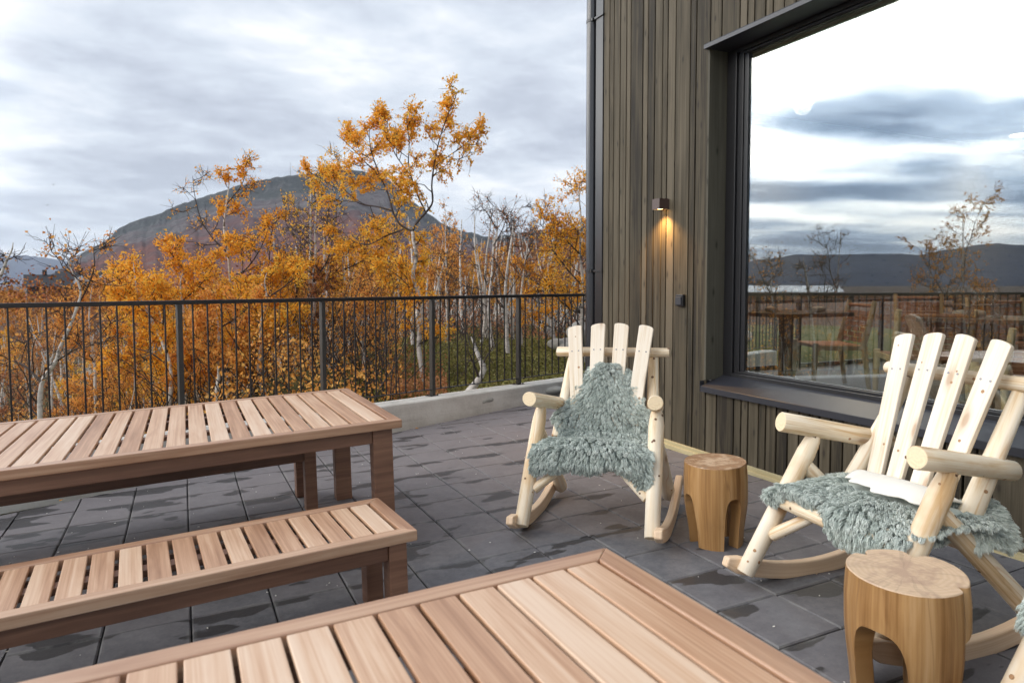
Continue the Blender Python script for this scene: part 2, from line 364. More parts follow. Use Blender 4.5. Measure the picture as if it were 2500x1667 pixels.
# foliage
def leafmat(name, stops, tl=.45):
    m, N = mat(name)
    ri = N.n('ShaderNodeNewGeometry').outputs['Random Per Island']
    P = N.n('ShaderNodeNewGeometry').outputs['Position']
    big = N.noise(P, .9, 3, .6)
    oi = N.n('ShaderNodeObjectInfo').outputs['Random']
    f = N.math('ADD', N.math('ADD', N.math('MULTIPLY', ri, .5), N.math('MULTIPLY', big, .45)), N.math('MULTIPLY', oi, .18))
    c = N.ramp(f, stops)
    d = N.n('ShaderNodeBsdfPrincipled', Roughness=.5); N.L.new(c, d.inputs['Base Color']); d.inputs['Specular IOR Level'].default_value = .25
    t = N.n('ShaderNodeBsdfTranslucent'); N.L.new(c, t.inputs[0])
    mx = N.n('ShaderNodeMixShader', i0=tl); N.L.new(d.outputs[0], mx.inputs[1]); N.L.new(t.outputs[0], mx.inputs[2])
    o = N.n('ShaderNodeOutputMaterial'); N.L.new(mx.outputs[0], o.inputs[0]); return m
M['leaf_y'] = leafmat('birch_leaf_golden', [(.18, (.62, .22, .025)), (.36, (.87, .37, .035)), (.56, (.97, .50, .050)), (.78, (.98, .62, .10)), (.95, (.70, .56, .09))])
M['leaf_o'] = leafmat('birch_leaf_orange', [(.20, (.44, .16, .045)), (.42, (.76, .32, .07)), (.62, (.92, .44, .10)), (.85, (.90, .54, .15))])
M['leaf_r'] = leafmat('birch_leaf_rust', [(.20, (.20, .085, .045)), (.45, (.42, .17, .075)), (.65, (.58, .26, .11)), (.85, (.50, .30, .13))])
M['heather'] = leafmat('heath_plants', [(.20, (.10, .075, .035)), (.38, (.17, .155, .045)), (.55, (.27, .265, .07)), (.70, (.38, .33, .12)), (.88, (.46, .22, .08))], .3)
m, N = mat('birch_bark'); P = N.n('ShaderNodeTexCoord').outputs['Object']
ln = N.noise(N.vmath('MULTIPLY', P, (5, 5, 34)), 1.0, 4, .6); b = N.noise(P, 9, 5, .65); bb = N.noise(P, 2.3, 3, .5)
k = N.ramp(N.math('ADD', N.math('MULTIPLY', ln, .5), N.math('ADD', N.math('MULTIPLY', b, .25), N.math('MULTIPLY', bb, .25))), [(.35, (.030, .026, .024)), (.42, (.18, .16, .14)), (.47, (.55, .51, .47)), (.66, (.70, .665, .62))])
finish(N, k, .75, b, .3, .01); M['bark'] = m
M['twig'] = simple('dark_twig', (.050, .034, .028), .8, nscale=6, amt=.5)
m, N = mat('moss_and_heath'); P = N.n('ShaderNodeNewGeometry').outputs['Position']
a = N.noise(P, .35, 6, .6); b = N.noise(P, 3.5, 6, .65); cc = N.noise(P, 14, 4, .6)
c = N.ramp(N.math('ADD', N.math('MULTIPLY', a, .45), N.math('ADD', N.math('MULTIPLY', b, .35), N.math('MULTIPLY', cc, .2))), [(.36, (.060, .045, .028)), (.45, (.085, .090, .025)), (.54, (.135, .125, .045)), (.60, (.19, .15, .07)), (.70, (.20, .10, .045))])
dist = N.n('ShaderNodeVectorMath', dict(operation='LENGTH'), i0=P).outputs['Value']
c = N.mix(N.maprange(dist, 22, 60, 0, 1), c, N.ramp(b, [(.4, (.060, .032, .022)), (.6, (.11, .058, .028))]))
finish(N, c, .9, cc, .6, .05, spec=.2); M['moss'] = m
m, N = mat('fell_slope')
P = N.n('ShaderNodeTexCoord').outputs['Object']; hgt = N.n('ShaderNodeAttribute', dict(attribute_name='hfrac')).outputs['Fac']
a = N.noise(N.vmath('MULTIPLY', P, (.0030, .0022, .0075)), 1.0, 9, .66, .9); b = N.noise(N.vmath('MULTIPLY', P, (.020, .020, .012)), 1.0, 7, .70)
h2 = N.math('ADD', hgt, N.math('MULTIPLY', N.math('SUBTRACT', a, .5), 1.25))
c = N.ramp(h2, [(.04, (.36, .12, .048)), (.18, (.24, .082, .052)), (.36, (.155, .066, .056)), (.50, (.115, .058, .058)), (.60, (.165, .145, .142)), (.68, (.095, .066, .068)), (.80, (.115, .115, .112)), (.88, (.045, .052, .048))])
c = N.mix(N.ramp(b, [(.54, 0.0), (.66, .6)]), c, (.19, .18, .178))
c = N.mix(N.math('MULTIPLY', N.ramp(hgt, [(.80, 0.0), (.88, 1.0), (.97, .6)]), N.ramp(b, [(.40, .9), (.60, .25)])), c, (.038, .044, .042))
c = N.mix(N.ramp(b, [(.36, .7), (.48, 0.0)]), c, (.022, .022, .026))
finish(N, c, .95, N.math('ADD', b, N.math('MULTIPLY', a, 1.5)), 1.0, 45, spec=.05); M['fell'] = m
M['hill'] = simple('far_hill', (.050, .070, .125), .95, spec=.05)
m, N = mat('lake_water'); P = N.n('ShaderNodeNewGeometry').outputs['Position']
finish(N, (.10, .13, .17), .28, N.noise(P, .15, 4, .6), .3, .3, spec=1.0); M['water'] = m
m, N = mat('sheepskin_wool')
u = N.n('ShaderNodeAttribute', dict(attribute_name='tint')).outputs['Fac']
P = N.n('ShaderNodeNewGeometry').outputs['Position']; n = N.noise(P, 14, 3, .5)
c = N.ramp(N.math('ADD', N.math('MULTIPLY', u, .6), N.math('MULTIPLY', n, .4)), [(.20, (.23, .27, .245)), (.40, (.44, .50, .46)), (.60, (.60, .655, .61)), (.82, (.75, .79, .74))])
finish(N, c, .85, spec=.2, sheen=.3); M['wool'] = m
M['hide'] = simple('sheepskin_leather', (.78, .76, .70), .7, nscale=8, amt=.06)
# ------------------------------------------------------------------ ground, far land
rng = np.random.default_rng(7)
def sstep(a, b, x):
    t = np.clip((x-a)/(b-a), 0, 1); return t*t*(3-2*t)
def vnoise(x, y, s, seed):
    """cheap smooth value noise"""
    x = np.asarray(x, float)/s; y = np.asarray(y, float)/s
    xi = np.floor(x).astype(int); yi = np.floor(y).astype(int); fx = x-xi; fy = y-yi
    def h(a, b):
        v = np.sin(a*127.1+b*311.7+seed*74.7)*43758.5453; return v-np.floor(v)
    fx = fx*fx*(3-2*fx); fy = fy*fy*(3-2*fy)
    return (h(xi, yi)*(1-fx)+h(xi+1, yi)*fx)*(1-fy)+(h(xi, yi+1)*(1-fx)+h(xi+1, yi+1)*fx)*fy
def ground_z(x, y):
    x = np.asarray(x, float); y = np.asarray(y, float)
    d = np.hypot(x, y); az = np.degrees(np.arctan2(x, y))
    # flat shelf beside the building, falling to the left
    s = x-.25*(y-8)
    z = 0.02-2.1*sstep(1.2, -3.8, s)*(1-.72*sstep(26, 70, d))
    z = z-sstep(17, 60, d)*1.7-sstep(60, 400, d)*9
    z = z-sstep(30, 200, d)*4*sstep(-20, -45, az)
    z = z+.22*(vnoise(x, y, 2.6, 1)-.5)*sstep(8.2, 9.6, y-.3*x+.5)+.5*(vnoise(x, y, 9, 2)-.5)*sstep(9, 14, d)+2.0*(vnoise(x, y, 60, 3)-.5)*sstep(40, 90, d)
    under = (1-sstep(7.1, 7.5, y-.305*x))*(1-sstep(-12, -13, -x))
    z = np.where(y-.305*x < 6.9, np.minimum(z, -.35), z)
    return z
na, nr = 420, 150
rr = np.concatenate([[0.0], np.geomspace(1.2, 16000, nr)])
# azimuth samples denser in view and in the mirrored view
azs = np.concatenate([np.linspace(-75, 62, 330, endpoint=False), np.linspace(62, 285, 90, endpoint=False)])
A, Rr = np.meshgrid(np.radians(azs), rr, indexing='ij')
GX = Rr*np.sin(A); GY = Rr*np.cos(A); GZ = ground_z(GX, GY)
idx = np.arange(GX.size).reshape(GX.shape); i2 = np.roll(idx, -1, axis=0)
F = np.stack([idx[:, :-1], i2[:, :-1], i2[:, 1:], idx[:, 1:]], -1).reshape(-1, 4)[:, ::-1]
V = np.stack([GX, GY, GZ], -1).reshape(-1, 3)
tag(np_mesh('ground', V, F, M['moss'], smooth=True), kind='structure')
# mountain
def ridge_mesh(name, prof, D0, D1, mt, rough=1.0, nv=46, cliff=True, back=1.6, ext=True, zbase=-12):
    pxs = np.array([p[0] for p in prof], float); pys = np.array([p[1] for p in prof], float)
    xs = np.linspace(pxs[0], pxs[-1], 420); ys = np.interp(xs, pxs, pys)
    Vv = []; hf = []
    for i, (x, y) in enumerate(zip(xs, ys)):
        dirv = RM @ np.array([(x-PCX)/FPX, 1, 0]); dirv[2] = 0
        zr = (692-y)/FPX*D1+CAMZ
        for j in range(nv+14):
            if j <= nv:
                t = j/nv
                if cliff:
                    tt = min(t/.90, 1.0); h = .84*tt**1.18+.16*sstep(.90, .955, t)+.0*t
                else: h = t**1.2
                dd = D0+(D1-D0)*t
            else:
                t = 1+(j-nv)/14; h = 1-((j-nv)/14)**1.4; dd = D1+(D1*back-D1)*(j-nv)/14
            z = zbase+(zr-zbase)*h
            p = dirv*dd
            w = math.sin(min(1, t)*math.pi)
            nz = (vnoise(p[0], p[1], 260, 5)-.5)*60*rough*w+(vnoise(p[0]*1.0, p[1], 90, 6)-.5)*26*rough*w+(vnoise(p[0], p[1], 34, 9)-.5)*10*rough*w
            nz += (abs(vnoise(x*1.0, t*3, 5, 31)-.5)*2-.7)*26*rough*sstep(.84, .92, min(1, t))*(1-sstep(.935, .97, t))+(abs(vnoise(x, t*8, 16, 33)-.5)*2-.5)*14*rough*w*(1-sstep(.9, .97, t))
            if j == nv: nz = (vnoise(x, 0, 9, 11)-.5)*7*rough
            if j < nv: nz = min(nz, (zr-CAMZ)*(dd/D1)*(.992-.03*(1-t))+CAMZ-z)
            Vv.append((p[0], p[1], z+nz)); hf.append(h if j <= nv else 1)
    n = nv+14
    ii = np.arange(len(xs)*n).reshape(len(xs), n)
    F = np.stack([ii[:-1, :-1], ii[1:, :-1], ii[1:, 1:], ii[:-1, 1:]], -1).reshape(-1, 4)
    o = np_mesh(name, Vv, F, mt, smooth=True)
    a = o.data.attributes.new('hfrac', 'FLOAT', 'POINT'); a.data.foreach_set('value', np.array(hf, dtype=np.float32))
    return tag(o, kind='structure')
prof = [(100, 690), (144, 659), (184, 632), (230, 604), (260, 589), (278, 577), (285, 567), (306, 552), (352, 534), (398, 521), (438, 503), (490, 486), (520, 477), (582, 457), (628, 445), (673, 437), (713, 431), (760, 428), (809, 422), (856, 418), (885, 420), (915, 428), (954, 442), (991, 480), (1027, 507), (1060, 531), (1080, 545), (1100, 556), (1136, 566), (1162, 571), (1187, 580), (1209, 579), (1238, 575), (1282, 567), (1318, 564), (1391, 562), (1480, 556), (1600, 570), (1800, 600), (2000, 640)]
ridge_mesh('mountain', prof, 1500, 3600, M['fell'])
profL = [(-900, 600), (-600, 585), (-300, 606), (-120, 612), (0, 618), (34, 622), (73, 622), (122, 628), (168, 635), (230, 640), (400, 650)]
ridge_mesh('hills_north_west', profL, 7000, 9500, M['hill'], rough=1.5, cliff=False)
# hills across the lake (seen mirrored in the window)
def az_ridge(name, prof, D0, D1, mt, zbase=-14):
    azp = [p[0] for p in prof]; xs = np.linspace(azp[0], azp[-1], 300); hs = np.interp(xs, azp, [p[1] for p in prof])
    nv = 24; Vv = []
    for a, h in zip(np.radians(xs), hs):
        for j in range(nv):
            t = j/(nv-1); tt = min(1, t/.6); dd = D0+(D1-D0)*tt if t <= .6 else D1*(1+(t-.6)*1.5)
            hh = tt**1.1 if t <= .6 else 1-((t-.6)/.4)**1.5
            x, y = math.sin(a)*dd, math.cos(a)*dd
            Vv.append((x, y, zbase+(h/FPX*D1-zbase)*hh+(vnoise(x, y, 420, 4)-.5)*55*math.sin(tt*3.1416)+(vnoise(x, y, 150, 5)-.5)*16*tt))
    ii = np.arange(len(xs)*nv).reshape(len(xs), nv)
    F = np.stack([ii[:-1, :-1], ii[1:, :-1], ii[1:, 1:], ii[:-1, 1:]], -1).reshape(-1, 4)
    return tag(np_mesh(name, Vv, F, mt, smooth=True), kind='structure')
az_ridge('hills_across_lake', [(-130, 40), (-95, 60), (-76, 80), (-66, 84), (-61.3, 77), (-60.1, 81), (-58.6, 75), (-57, 68), (-55.7, 60), (-54.5, 63), (-52.7, 65), (-50.9, 61), (-49.5, 63), (-47.6, 64), (-46, 57.6), (-44, 47), (-42, 30), (-36, 20), (-25, 18)], 3600, 5200, M['hill'])
mb = MB(); mb.face([(-830, 680, -11.6), (-500, 1000, -11.6), (-1500, 4600, -11.6), (-4300, 3560, -11.6)], [(0, 0)]*4)
lake = mb.build('lake', M['water']); tag(lake, kind='structure')
# ------------------------------------------------------------------ patio of square pavers
PX0, PY0, PS = 2.4507, 6.1625, .35
patio = empty('patio', Matrix.Identity(4), kind='structure')
def clip(poly, n, c):
    out = []
    for i in range(len(poly)):
        a, b = poly[i], poly[(i+1) % len(poly)]; da = a[0]*n[0]+a[1]*n[1]-c; db = b[0]*n[0]+b[1]*n[1]-c
        if da <= 0: out.append(a)
        if (da < 0 < db) or (db < 0 < da):
            t = da/(da-db); out.append((a[0]+(b[0]-a[0])*t, a[1]+(b[1]-a[1])*t))
    return out
ku = np.array([math.cos(rad(20.6)), math.sin(rad(20.6))]); kn = np.array([-ku[1], ku[0]]); kb = np.array([1.872, 6.815])
KC = float(kn @ kb)-.065
def paver_mesh(w, h, ch=.006, th=.05):
    mb = MB(); a, b = w/2, h/2
    top = [(-a+ch, -b+ch, 0), (a-ch, -b+ch, 0), (a-ch, b-ch, 0), (-a+ch, b-ch, 0)]
    mid = [(-a, -b, -ch), (a, -b, -ch), (a, b, -ch), (-a, b, -ch)]; bot = [(x, y, -th) for x, y, z in mid]
    mb.face(top, [(p[0], p[1]) for p in top])
    for i in range(4):
        j = (i+1) % 4
        mb.face([mid[i], mid[j], top[j], top[i]], [(0, 0)]*4); mb.face([bot[i], bot[j], mid[j], mid[i]], [(0, 0)]*4)
    return mb
proto = None; cells = []
for i in range(-5, 28):
    for j in range(-6, 30):
        x1 = PX0-PS*i; y1 = PY0-PS*j; poly = [(x1-PS, y1-PS), (x1, y1-PS), (x1, y1), (x1-PS, y1)]
        poly = [(p[0]+(.0035 if p[0] < x1-.1 else -.0035), p[1]+(.0035 if p[1] < y1-.1 else -.0035)) for p in poly]
        full = list(poly); pc = clip(poly, kn, KC)
        if pc: pc = clip(pc, (1, 0), 3.795 if y1 < 6.4 else 7.5)
        if len(pc) < 3: continue
        cx, cy = x1-PS/2, y1-PS/2
        if cy < -1.0 or cx < -5.5: continue
        w = fl(cx, cy); q = RM.T @ (w-np.array([0, 0, CAMZ]))
        if q[1] > .3: sxp = PCX+FPX*q[0]/q[1]; syp = PCY-FPX*q[2]/q[1]; vis = (-60 < sxp < 2560 and syp < 1740)
        else: vis = False
        cut = abs(sum(pc[k][0]*pc[(k+1) % len(pc)][1]-pc[(k+1) % len(pc)][0]*pc[k][1] for k in range(len(pc)))/2) < .95*PS*PS*.96
        cells.append((q[1] if vis else 99, cx, cy, pc, cut))
cells.sort(key=lambda c: c[0])
rp = random.Random(3); st = MB(); npv = 0
for dep, cx, cy, pc, cut in cells:
    jz = rp.uniform(-.0018, .0018)
    if dep < 90 and not cut and npv < 296:
        if proto is None: proto = paver_mesh(.343, .343).build('paver', M['paver'], patio); o = proto
        else: o = bpy.data.objects.new('paver', proto.data); COL.objects.link(o); o.parent = patio
        o.matrix_world = TM4 @ Matrix.Translation((cx, cy, jz)) @ Matrix.Rotation(rp.uniform(-.004, .004), 4, 'Z') @ Matrix.Rotation(rp.uniform(-.004, .004), 4, 'X'); npv += 1
    else:
        t = [fl(p[0], p[1], jz) for p in pc]; b = [fl(p[0], p[1], jz-.05) for p in pc]; k = len(pc)
        base = len(st.v); st.v.extend(tuple(v) for v in t+b); st.f.append(tuple(base+i for i in range(k))); st.m.append(0); st.uv.extend([(0, 0)]*k)
        for i in range(k):
            j = (i+1) % k; st.f.append((base+k+i, base+k+j, base+j, base+i)); st.m.append(0); st.uv.extend([(0, 0)]*4)
tag(st.build('distant_and_cut_pavers', M['paver'], patio), kind='stuff')
mb = MB(); bed = clip(clip([(-6, -1.5), (7.4, -1.5), (7.4, 12), (-6, 12)], kn, KC+.062), (1, 0), 7.4)
mb.face([fl(p[0], p[1], -.016) for p in bed], [(0, 0)]*len(bed))
mb.build('joint_bed', simple('dark_joint_sand', (.018, .018, .019), .95, nscale=60, amt=.5), patio)
# ------------------------------------------------------------------ concrete kerb wall and railing
kerb_r = empty('kerb_wall', Matrix.Identity(4), 'low pale concrete kerb wall carrying the black railing at the patio edge', 'wall')
u2 = np.array([math.cos(rad(17.6)), math.sin(rad(17.6))]); n2v = np.array([-u2[1], u2[0]]); k0 = np.array([1.86, 6.865])
mb = MB(); nseg = 90; rk = random.Random(5)
prev = None
for i in range(nseg+1):
    s = -8.2+i*(16.6/nseg); b = k0+u2*s; jt = rk.uniform(-.004, .004)
    base_xy = kb+ku*s*1.0
    zf = .222+.0*s
    ring = [(*(b+n2v*(-.012 if s < 6 else 0)), -.16), (*b, zf-.012+jt*.6), (*(b+n2v*.012), zf+jt*.4), (*(b+n2v*.13), zf+.004), (*(b+n2v*(.272+rk.uniform(-.01, .01))), zf-.008), (*(b+n2v*.285), zf-.05), (*(b+n2v*.285), -.6)]
    if prev is not None:
        for a in range(6):
            mb.face([prev[a], ring[a], ring[a+1], prev[a+1]], [(0, 0)]*4)
    else: mb.face(list(reversed(ring)), [(0, 0)]*7)
    prev = ring
mb.face(prev, [(0, 0)]*7)
mb.build('kerb_body', M['concrete'], kerb_r)
ru = np.array([math.cos(rad(16.94)), math.sin(rad(16.94))]); rn = np.array([-ru[1], ru[0]]); rp0 = np.array([2.49, 7.255])
rail_r = empty('railing', Matrix.Translation((rp0[0], rp0[1], 0)) @ Matrix.Rotation(rad(16.94), 4, 'Z'), 'black metal railing with thin upright bars on the pale kerb wall', 'railing')
S0, S1 = -9.2, 7.9; ZT = 1.318
MB().box((S0, -.022, ZT-.030), (S1, .022, ZT+.006)).build('top_rail', M['rail'], rail_r, bevel=.004)
posts = [-9.1, -7.8, -6.5, -5.22, -3.93, -2.63, -1.31, 0.0, 1.30, 2.60, 3.90, 5.20, 6.50, 7.80]
mbp = MB().box((-.02, -.03, .228), (.02, .03, ZT-.031)); pp = mbp.build('post', M['post'], rail_r, bevel=.003)
bpl = MB().box((-.06, -.055, .214), (.06, .055, .226))
for sx_ in (-.04, .04):
    for sy_ in (-.036, .036): bpl.tube([(sx_, sy_, .226), (sx_, sy_, .240)], [.009, .009], 6)
bp_ = bpl.build('base_plate', M['rail'], rail_r)
first = True
for s in posts:
    if first: pp.location = (s, 0, 0); bp_.parent = pp; first = False
    else:
        q = same_mesh(pp, rail_r, (s, 0, 0)); same_mesh(bp_, q)
lo = MB().box((.02, -.016, .292), (1.28, .016, .300)); lr = None
bal = MB().box((-.006, -.006, .3005), (.006, .006, ZT-.0305)).tube([(0, 0, .3005), (0, 0, .311)], [.011, .010], 8); bb = None
for a, b in zip(posts[:-1], posts[1:]):
    if lr is None: lr = lo.build('lower_rail', M['flash'], rail_r); lr.location = (a, 0, 0)
    else: same_mesh(lr, rail_r, (a, 0, 0))
    for k in range(10):
        s = a+.112+k*((b-a-.224)/9)
        if bb is None: bb = bal.build('baluster', M['rail'], rail_r); bb.location = (s, 0, 0)
        else: same_mesh(bb, rail_r, (s, 0, 0))
# ------------------------------------------------------------------ building
XW = 3.835
bld = empty('building', Matrix.Translation((0, 0, 0)), 'dark stained wooden building clad in uneven vertical boards with a huge window', 'building')
gaps = [5.92, 5.816, 5.742, 5.637, 5.534, 5.463, 5.277, 5.2, 5.101, 4.992, 4.921, 4.815, 4.628, 4.556, 4.392, 4.265, 4.073, 3.995, 3.925, 3.82, 3.75, 3.65, 3.548, 3.45, 3.36, 3.281, 3.19, 3.099, 2.997]
rw = random.Random(12)
while gaps[-1] > -2.8: gaps.append(gaps[-1]-rw.choice([.07, .075, .1, .11, .19, .08, .105, .185]))
WY0, WY1, WZ0, WZ1 = .30, 4.392, .60, 3.335       # window opening in the cladding
gaps = [g for g in gaps if abs(g-WY0) > .03]; gaps.append(WY0); gaps.sort(reverse=True)
ZTOP = 5.2
def board(y0, y1, z0, z1):
    mb = MB(); ch = .003; x0 = XW+rw.uniform(-.0012, .0012)
    a, b = y0+.006, y1-.006
    uo = rw.uniform(0, 50)
    mb.box((x0, a, z0), (XW+.022, b, z1), grain=2, uo=uo)
    mb.build('board', M['board'], bld, bevel=.0025, seg=1)
for a, b in zip(gaps[:-1], gaps[1:]):
    y0, y1 = b, a
    if y0 >= WY1-.001 or y1 <= WY0+.001: board(y0, y1, .075, ZTOP)
    else: board(y0, y1, .075, WZ0-.015); board(y0, y1, WZ1+.002, ZTOP)
MB().box((XW+.024, WY1+.03, .02), (XW+.05, 6.04, ZTOP)).box((XW+.024, -3.0, .02), (XW+.05, WY0-.03, ZTOP)).box((XW+.024, WY0-.029, .02), (XW+.05, WY1+.029, WZ0-.03)).box((XW+.024, WY0-.029, WZ1+.03), (XW+.05, WY1+.029, ZTOP)).build('wall_backing', M['dark'], bld)
MB().box((XW-.008, 5.925, .02), (XW+.10, 6.055, ZTOP)).build('corner_panel', M['black'], bld, bevel=.004)
MB().box((XW+.101, 6.035, -.2), (12, 6.055, .45)).box((XW+.101, 6.035, 1.26), (12, 6.055, ZTOP)).box((XW+.101, 6.035, .451), (5.2, 6.055, 1.259)).box((9.6, 6.035, .451), (12, 6.055, 1.259)).build('gable_wall', M['board_in'], bld)
MB().box((XW-.018, -3.0, .030), (XW+.004, 5.925, .092)).box((XW-.035, -3.0, -.02), (XW-.0185, 5.925, .062)).build('base_trim', M['trim'], bld, bevel=.003)
# jambs, head, sill
win = empty('window', Matrix.Identity(4)); win.parent = bld
MB().box((XW-.001, WY1, WZ0+.075), (4.045, WY1+.022, WZ1-.004), grain=2).build('reveal_board', M['board_in'], win, bevel=.002)
MB().box((XW-.001, WY0-.022, WZ0+.075), (4.045, WY0, WZ1-.004), grain=2).build('reveal_board', M['board_in'], win)
MB().box((XW-.045, WY0-.05, WZ1-.034), (4.06, WY1+.024, WZ1-.0005)).box((XW-.045, WY0-.05, WZ1-.0004), (XW+.0, WY1+.024, WZ1+.004)).build('drip_cap', M['flash'], win, bevel=.002)
mb = MB(); y0, y1 = WY0-.05, WY1+.018
sec = [(XW-.038, .583), (XW-.038, .627), (XW-.034, .630), (4.03, .712), (4.03, .60), (XW+.001, .583)]
for i in range(len(sec)):
    a, b = sec[i], sec[(i+1) % len(sec)]; mb.face([(a[0], y0, a[1]), (b[0], y0, b[1]), (b[0], y1, b[1]), (a[0], y1, a[1])], [(0, 0), (.1, 0), (.1, 4), (0, 4)])
mb.face([(a[0], y1, a[1]) for a in sec], [(0, 0)]*6); mb.face([(a[0], y0, a[1]) for a in reversed(sec)], [(0, 0)]*6)
mb.box((XW-.040, WY1+.019, .583), (XW+.06, WY1+.022, .67))
mb.build('window_sill', M['flash'], win)
fy1, fz0, fz1 = WY1-.002, .700, 3.299
def ring_frame(x0, x1, y0, y1, z0, z1, w, name, mt, wy=None):
    wy = wy or w
    mb = MB().box((x0, y1-wy, z0), (x1, y1, z1)).box((x0, y0, z0), (x1, y0+w, z1)).box((x0, y0+w+.0002, z0), (x1, y1-wy-.0002, z0+w)).box((x0, y0+w+.0002, z1-w), (x1, y1-wy-.0002, z1))
    return mb.build(name, mt, win, bevel=.003)
ring_frame(4.012, 4.10, WY0+.002, fy1, fz0, fz1, .035, 'outer_frame', M['black'], .10)
ring_frame(4.030, 4.09, WY0+.040, fy1-.104, fz0+.036, fz1-.036, .018, 'inner_frame', M['black'], .055)
ring_frame(4.040, 4.08, WY0+.060, fy1-.162, fz0+.055, fz1-.055, .006, 'glazing_bead', M['black'], .042)
gy0, gy1, gz0, gz1 = WY0+.062, fy1-.206, fz0+.060, fz1-.060
MB().box((4.052, gy0, gz0), (4.056, gy1, gz1)).build('pane', M['pane'], win)
MB().box((4.16, WY0, 3.03), (4.22, WY1-.1, 3.25)).build('roller_blind', M['blind'], win)
# room
MB().box((4.06, -3, .40), (12, 6.03, .45)).build('interior_floor', M['int_floor'], bld)
MB().box((4.11, -3, 3.36), (12, 6.03, 3.42)).build('ceiling', M['int_ceil'], bld)
MB().box((11.9, -3, .451), (12, 6.03, 3.359)).box((4.11, -3.1, .451), (11.899, -3, 3.359)).build('interior_wall', M['int_wall'], bld)
gw = empty('gable_window', Matrix.Identity(4)); gw.parent = bld
mbw = MB()
for xx in (5.2, 6.62, 8.07, 9.54): mbw.box((xx, 6.0, .451), (xx+.06, 6.034, 1.259))
mbw.box((5.2605, 6.0, .452), (9.539, 6.034, .50)).box((5.2605, 6.0, 1.22), (9.539, 6.034, 1.258))
mbw.build('window_frame', M['black'], gw)
# downpipe
pipe = MB().tube([(3.845, 6.150, z) for z in (.05, 1.56, 3.2, 5.2)], [.058]*4, 24).build('downpipe', M['pipe'], bld, smooth=True)
for z in (1.585, 4.1):
    MB().tube([(3.845, 6.150, z-.014), (3.845, 6.150, z+.014)], [.062, .062], 24).box((3.80, 6.08, z-.012), (3.88, 6.10, z+.012)).box((XW-.022, 5.905, z-.010), (XW-.009, 6.07, z+.010)).build('pipe_bracket', M['black'], pipe, smooth=True)
# wall lamp
lamp = empty('wall_lamp', Matrix.Translation((XW, 4.93, 2.14)), 'small brown box wall lamp throwing a warm cone of light down the boards', 'lamp')
mb = MB(); x0, x1, h = -.105, -.0015, .05
mb.box((x0, -.05, -.045), (x0+.004, .05, .045)).box((x0+.0042, -.05, -.045), (x1, -.046, .045)).box((x0+.0042, .046, -.045), (x1, .05, .045)).box((x0+.0042, -.0458, .041), (x1, .0458, .045)).box((x1-.004, -.0458, -.045), (x1, .0458, .0408))
mb.build('lamp_housing', M['lampbox'], lamp)
MB().tube([(-.053, 0, -.034), (-.053, 0, -.038)], [.036, .036], 20).build('bulb', M['bulb'], lamp)
ld = bpy.data.lights.new('lamp_light', 'SPOT'); ld.energy = 55.0; ld.color = (1, .54, .16); ld.spot_size = rad(128); ld.spot_blend = 1.0; ld.shadow_soft_size = .02
lo_ = bpy.data.objects.new('lamp_light', ld); COL.objects.link(lo_); lo_.parent = lamp; lo_.location = (-.075, 0, -.050); lo_.rotation_euler = (0, rad(8), 0)
# socket
so = empty('socket_box', Matrix.Translation((XW, 4.695, 1.315)), 'small black outdoor socket box on the board wall below the lamp', 'socket')
MB().box((-.035, -.045, -.05), (-.0015, .045, .05)).build('box_body', M['black'], so, bevel=.006)
MB().box((-.045, -.036, -.040), (-.0352, .036, .030)).build('flap_cover', M['flash'], so, bevel=.004)
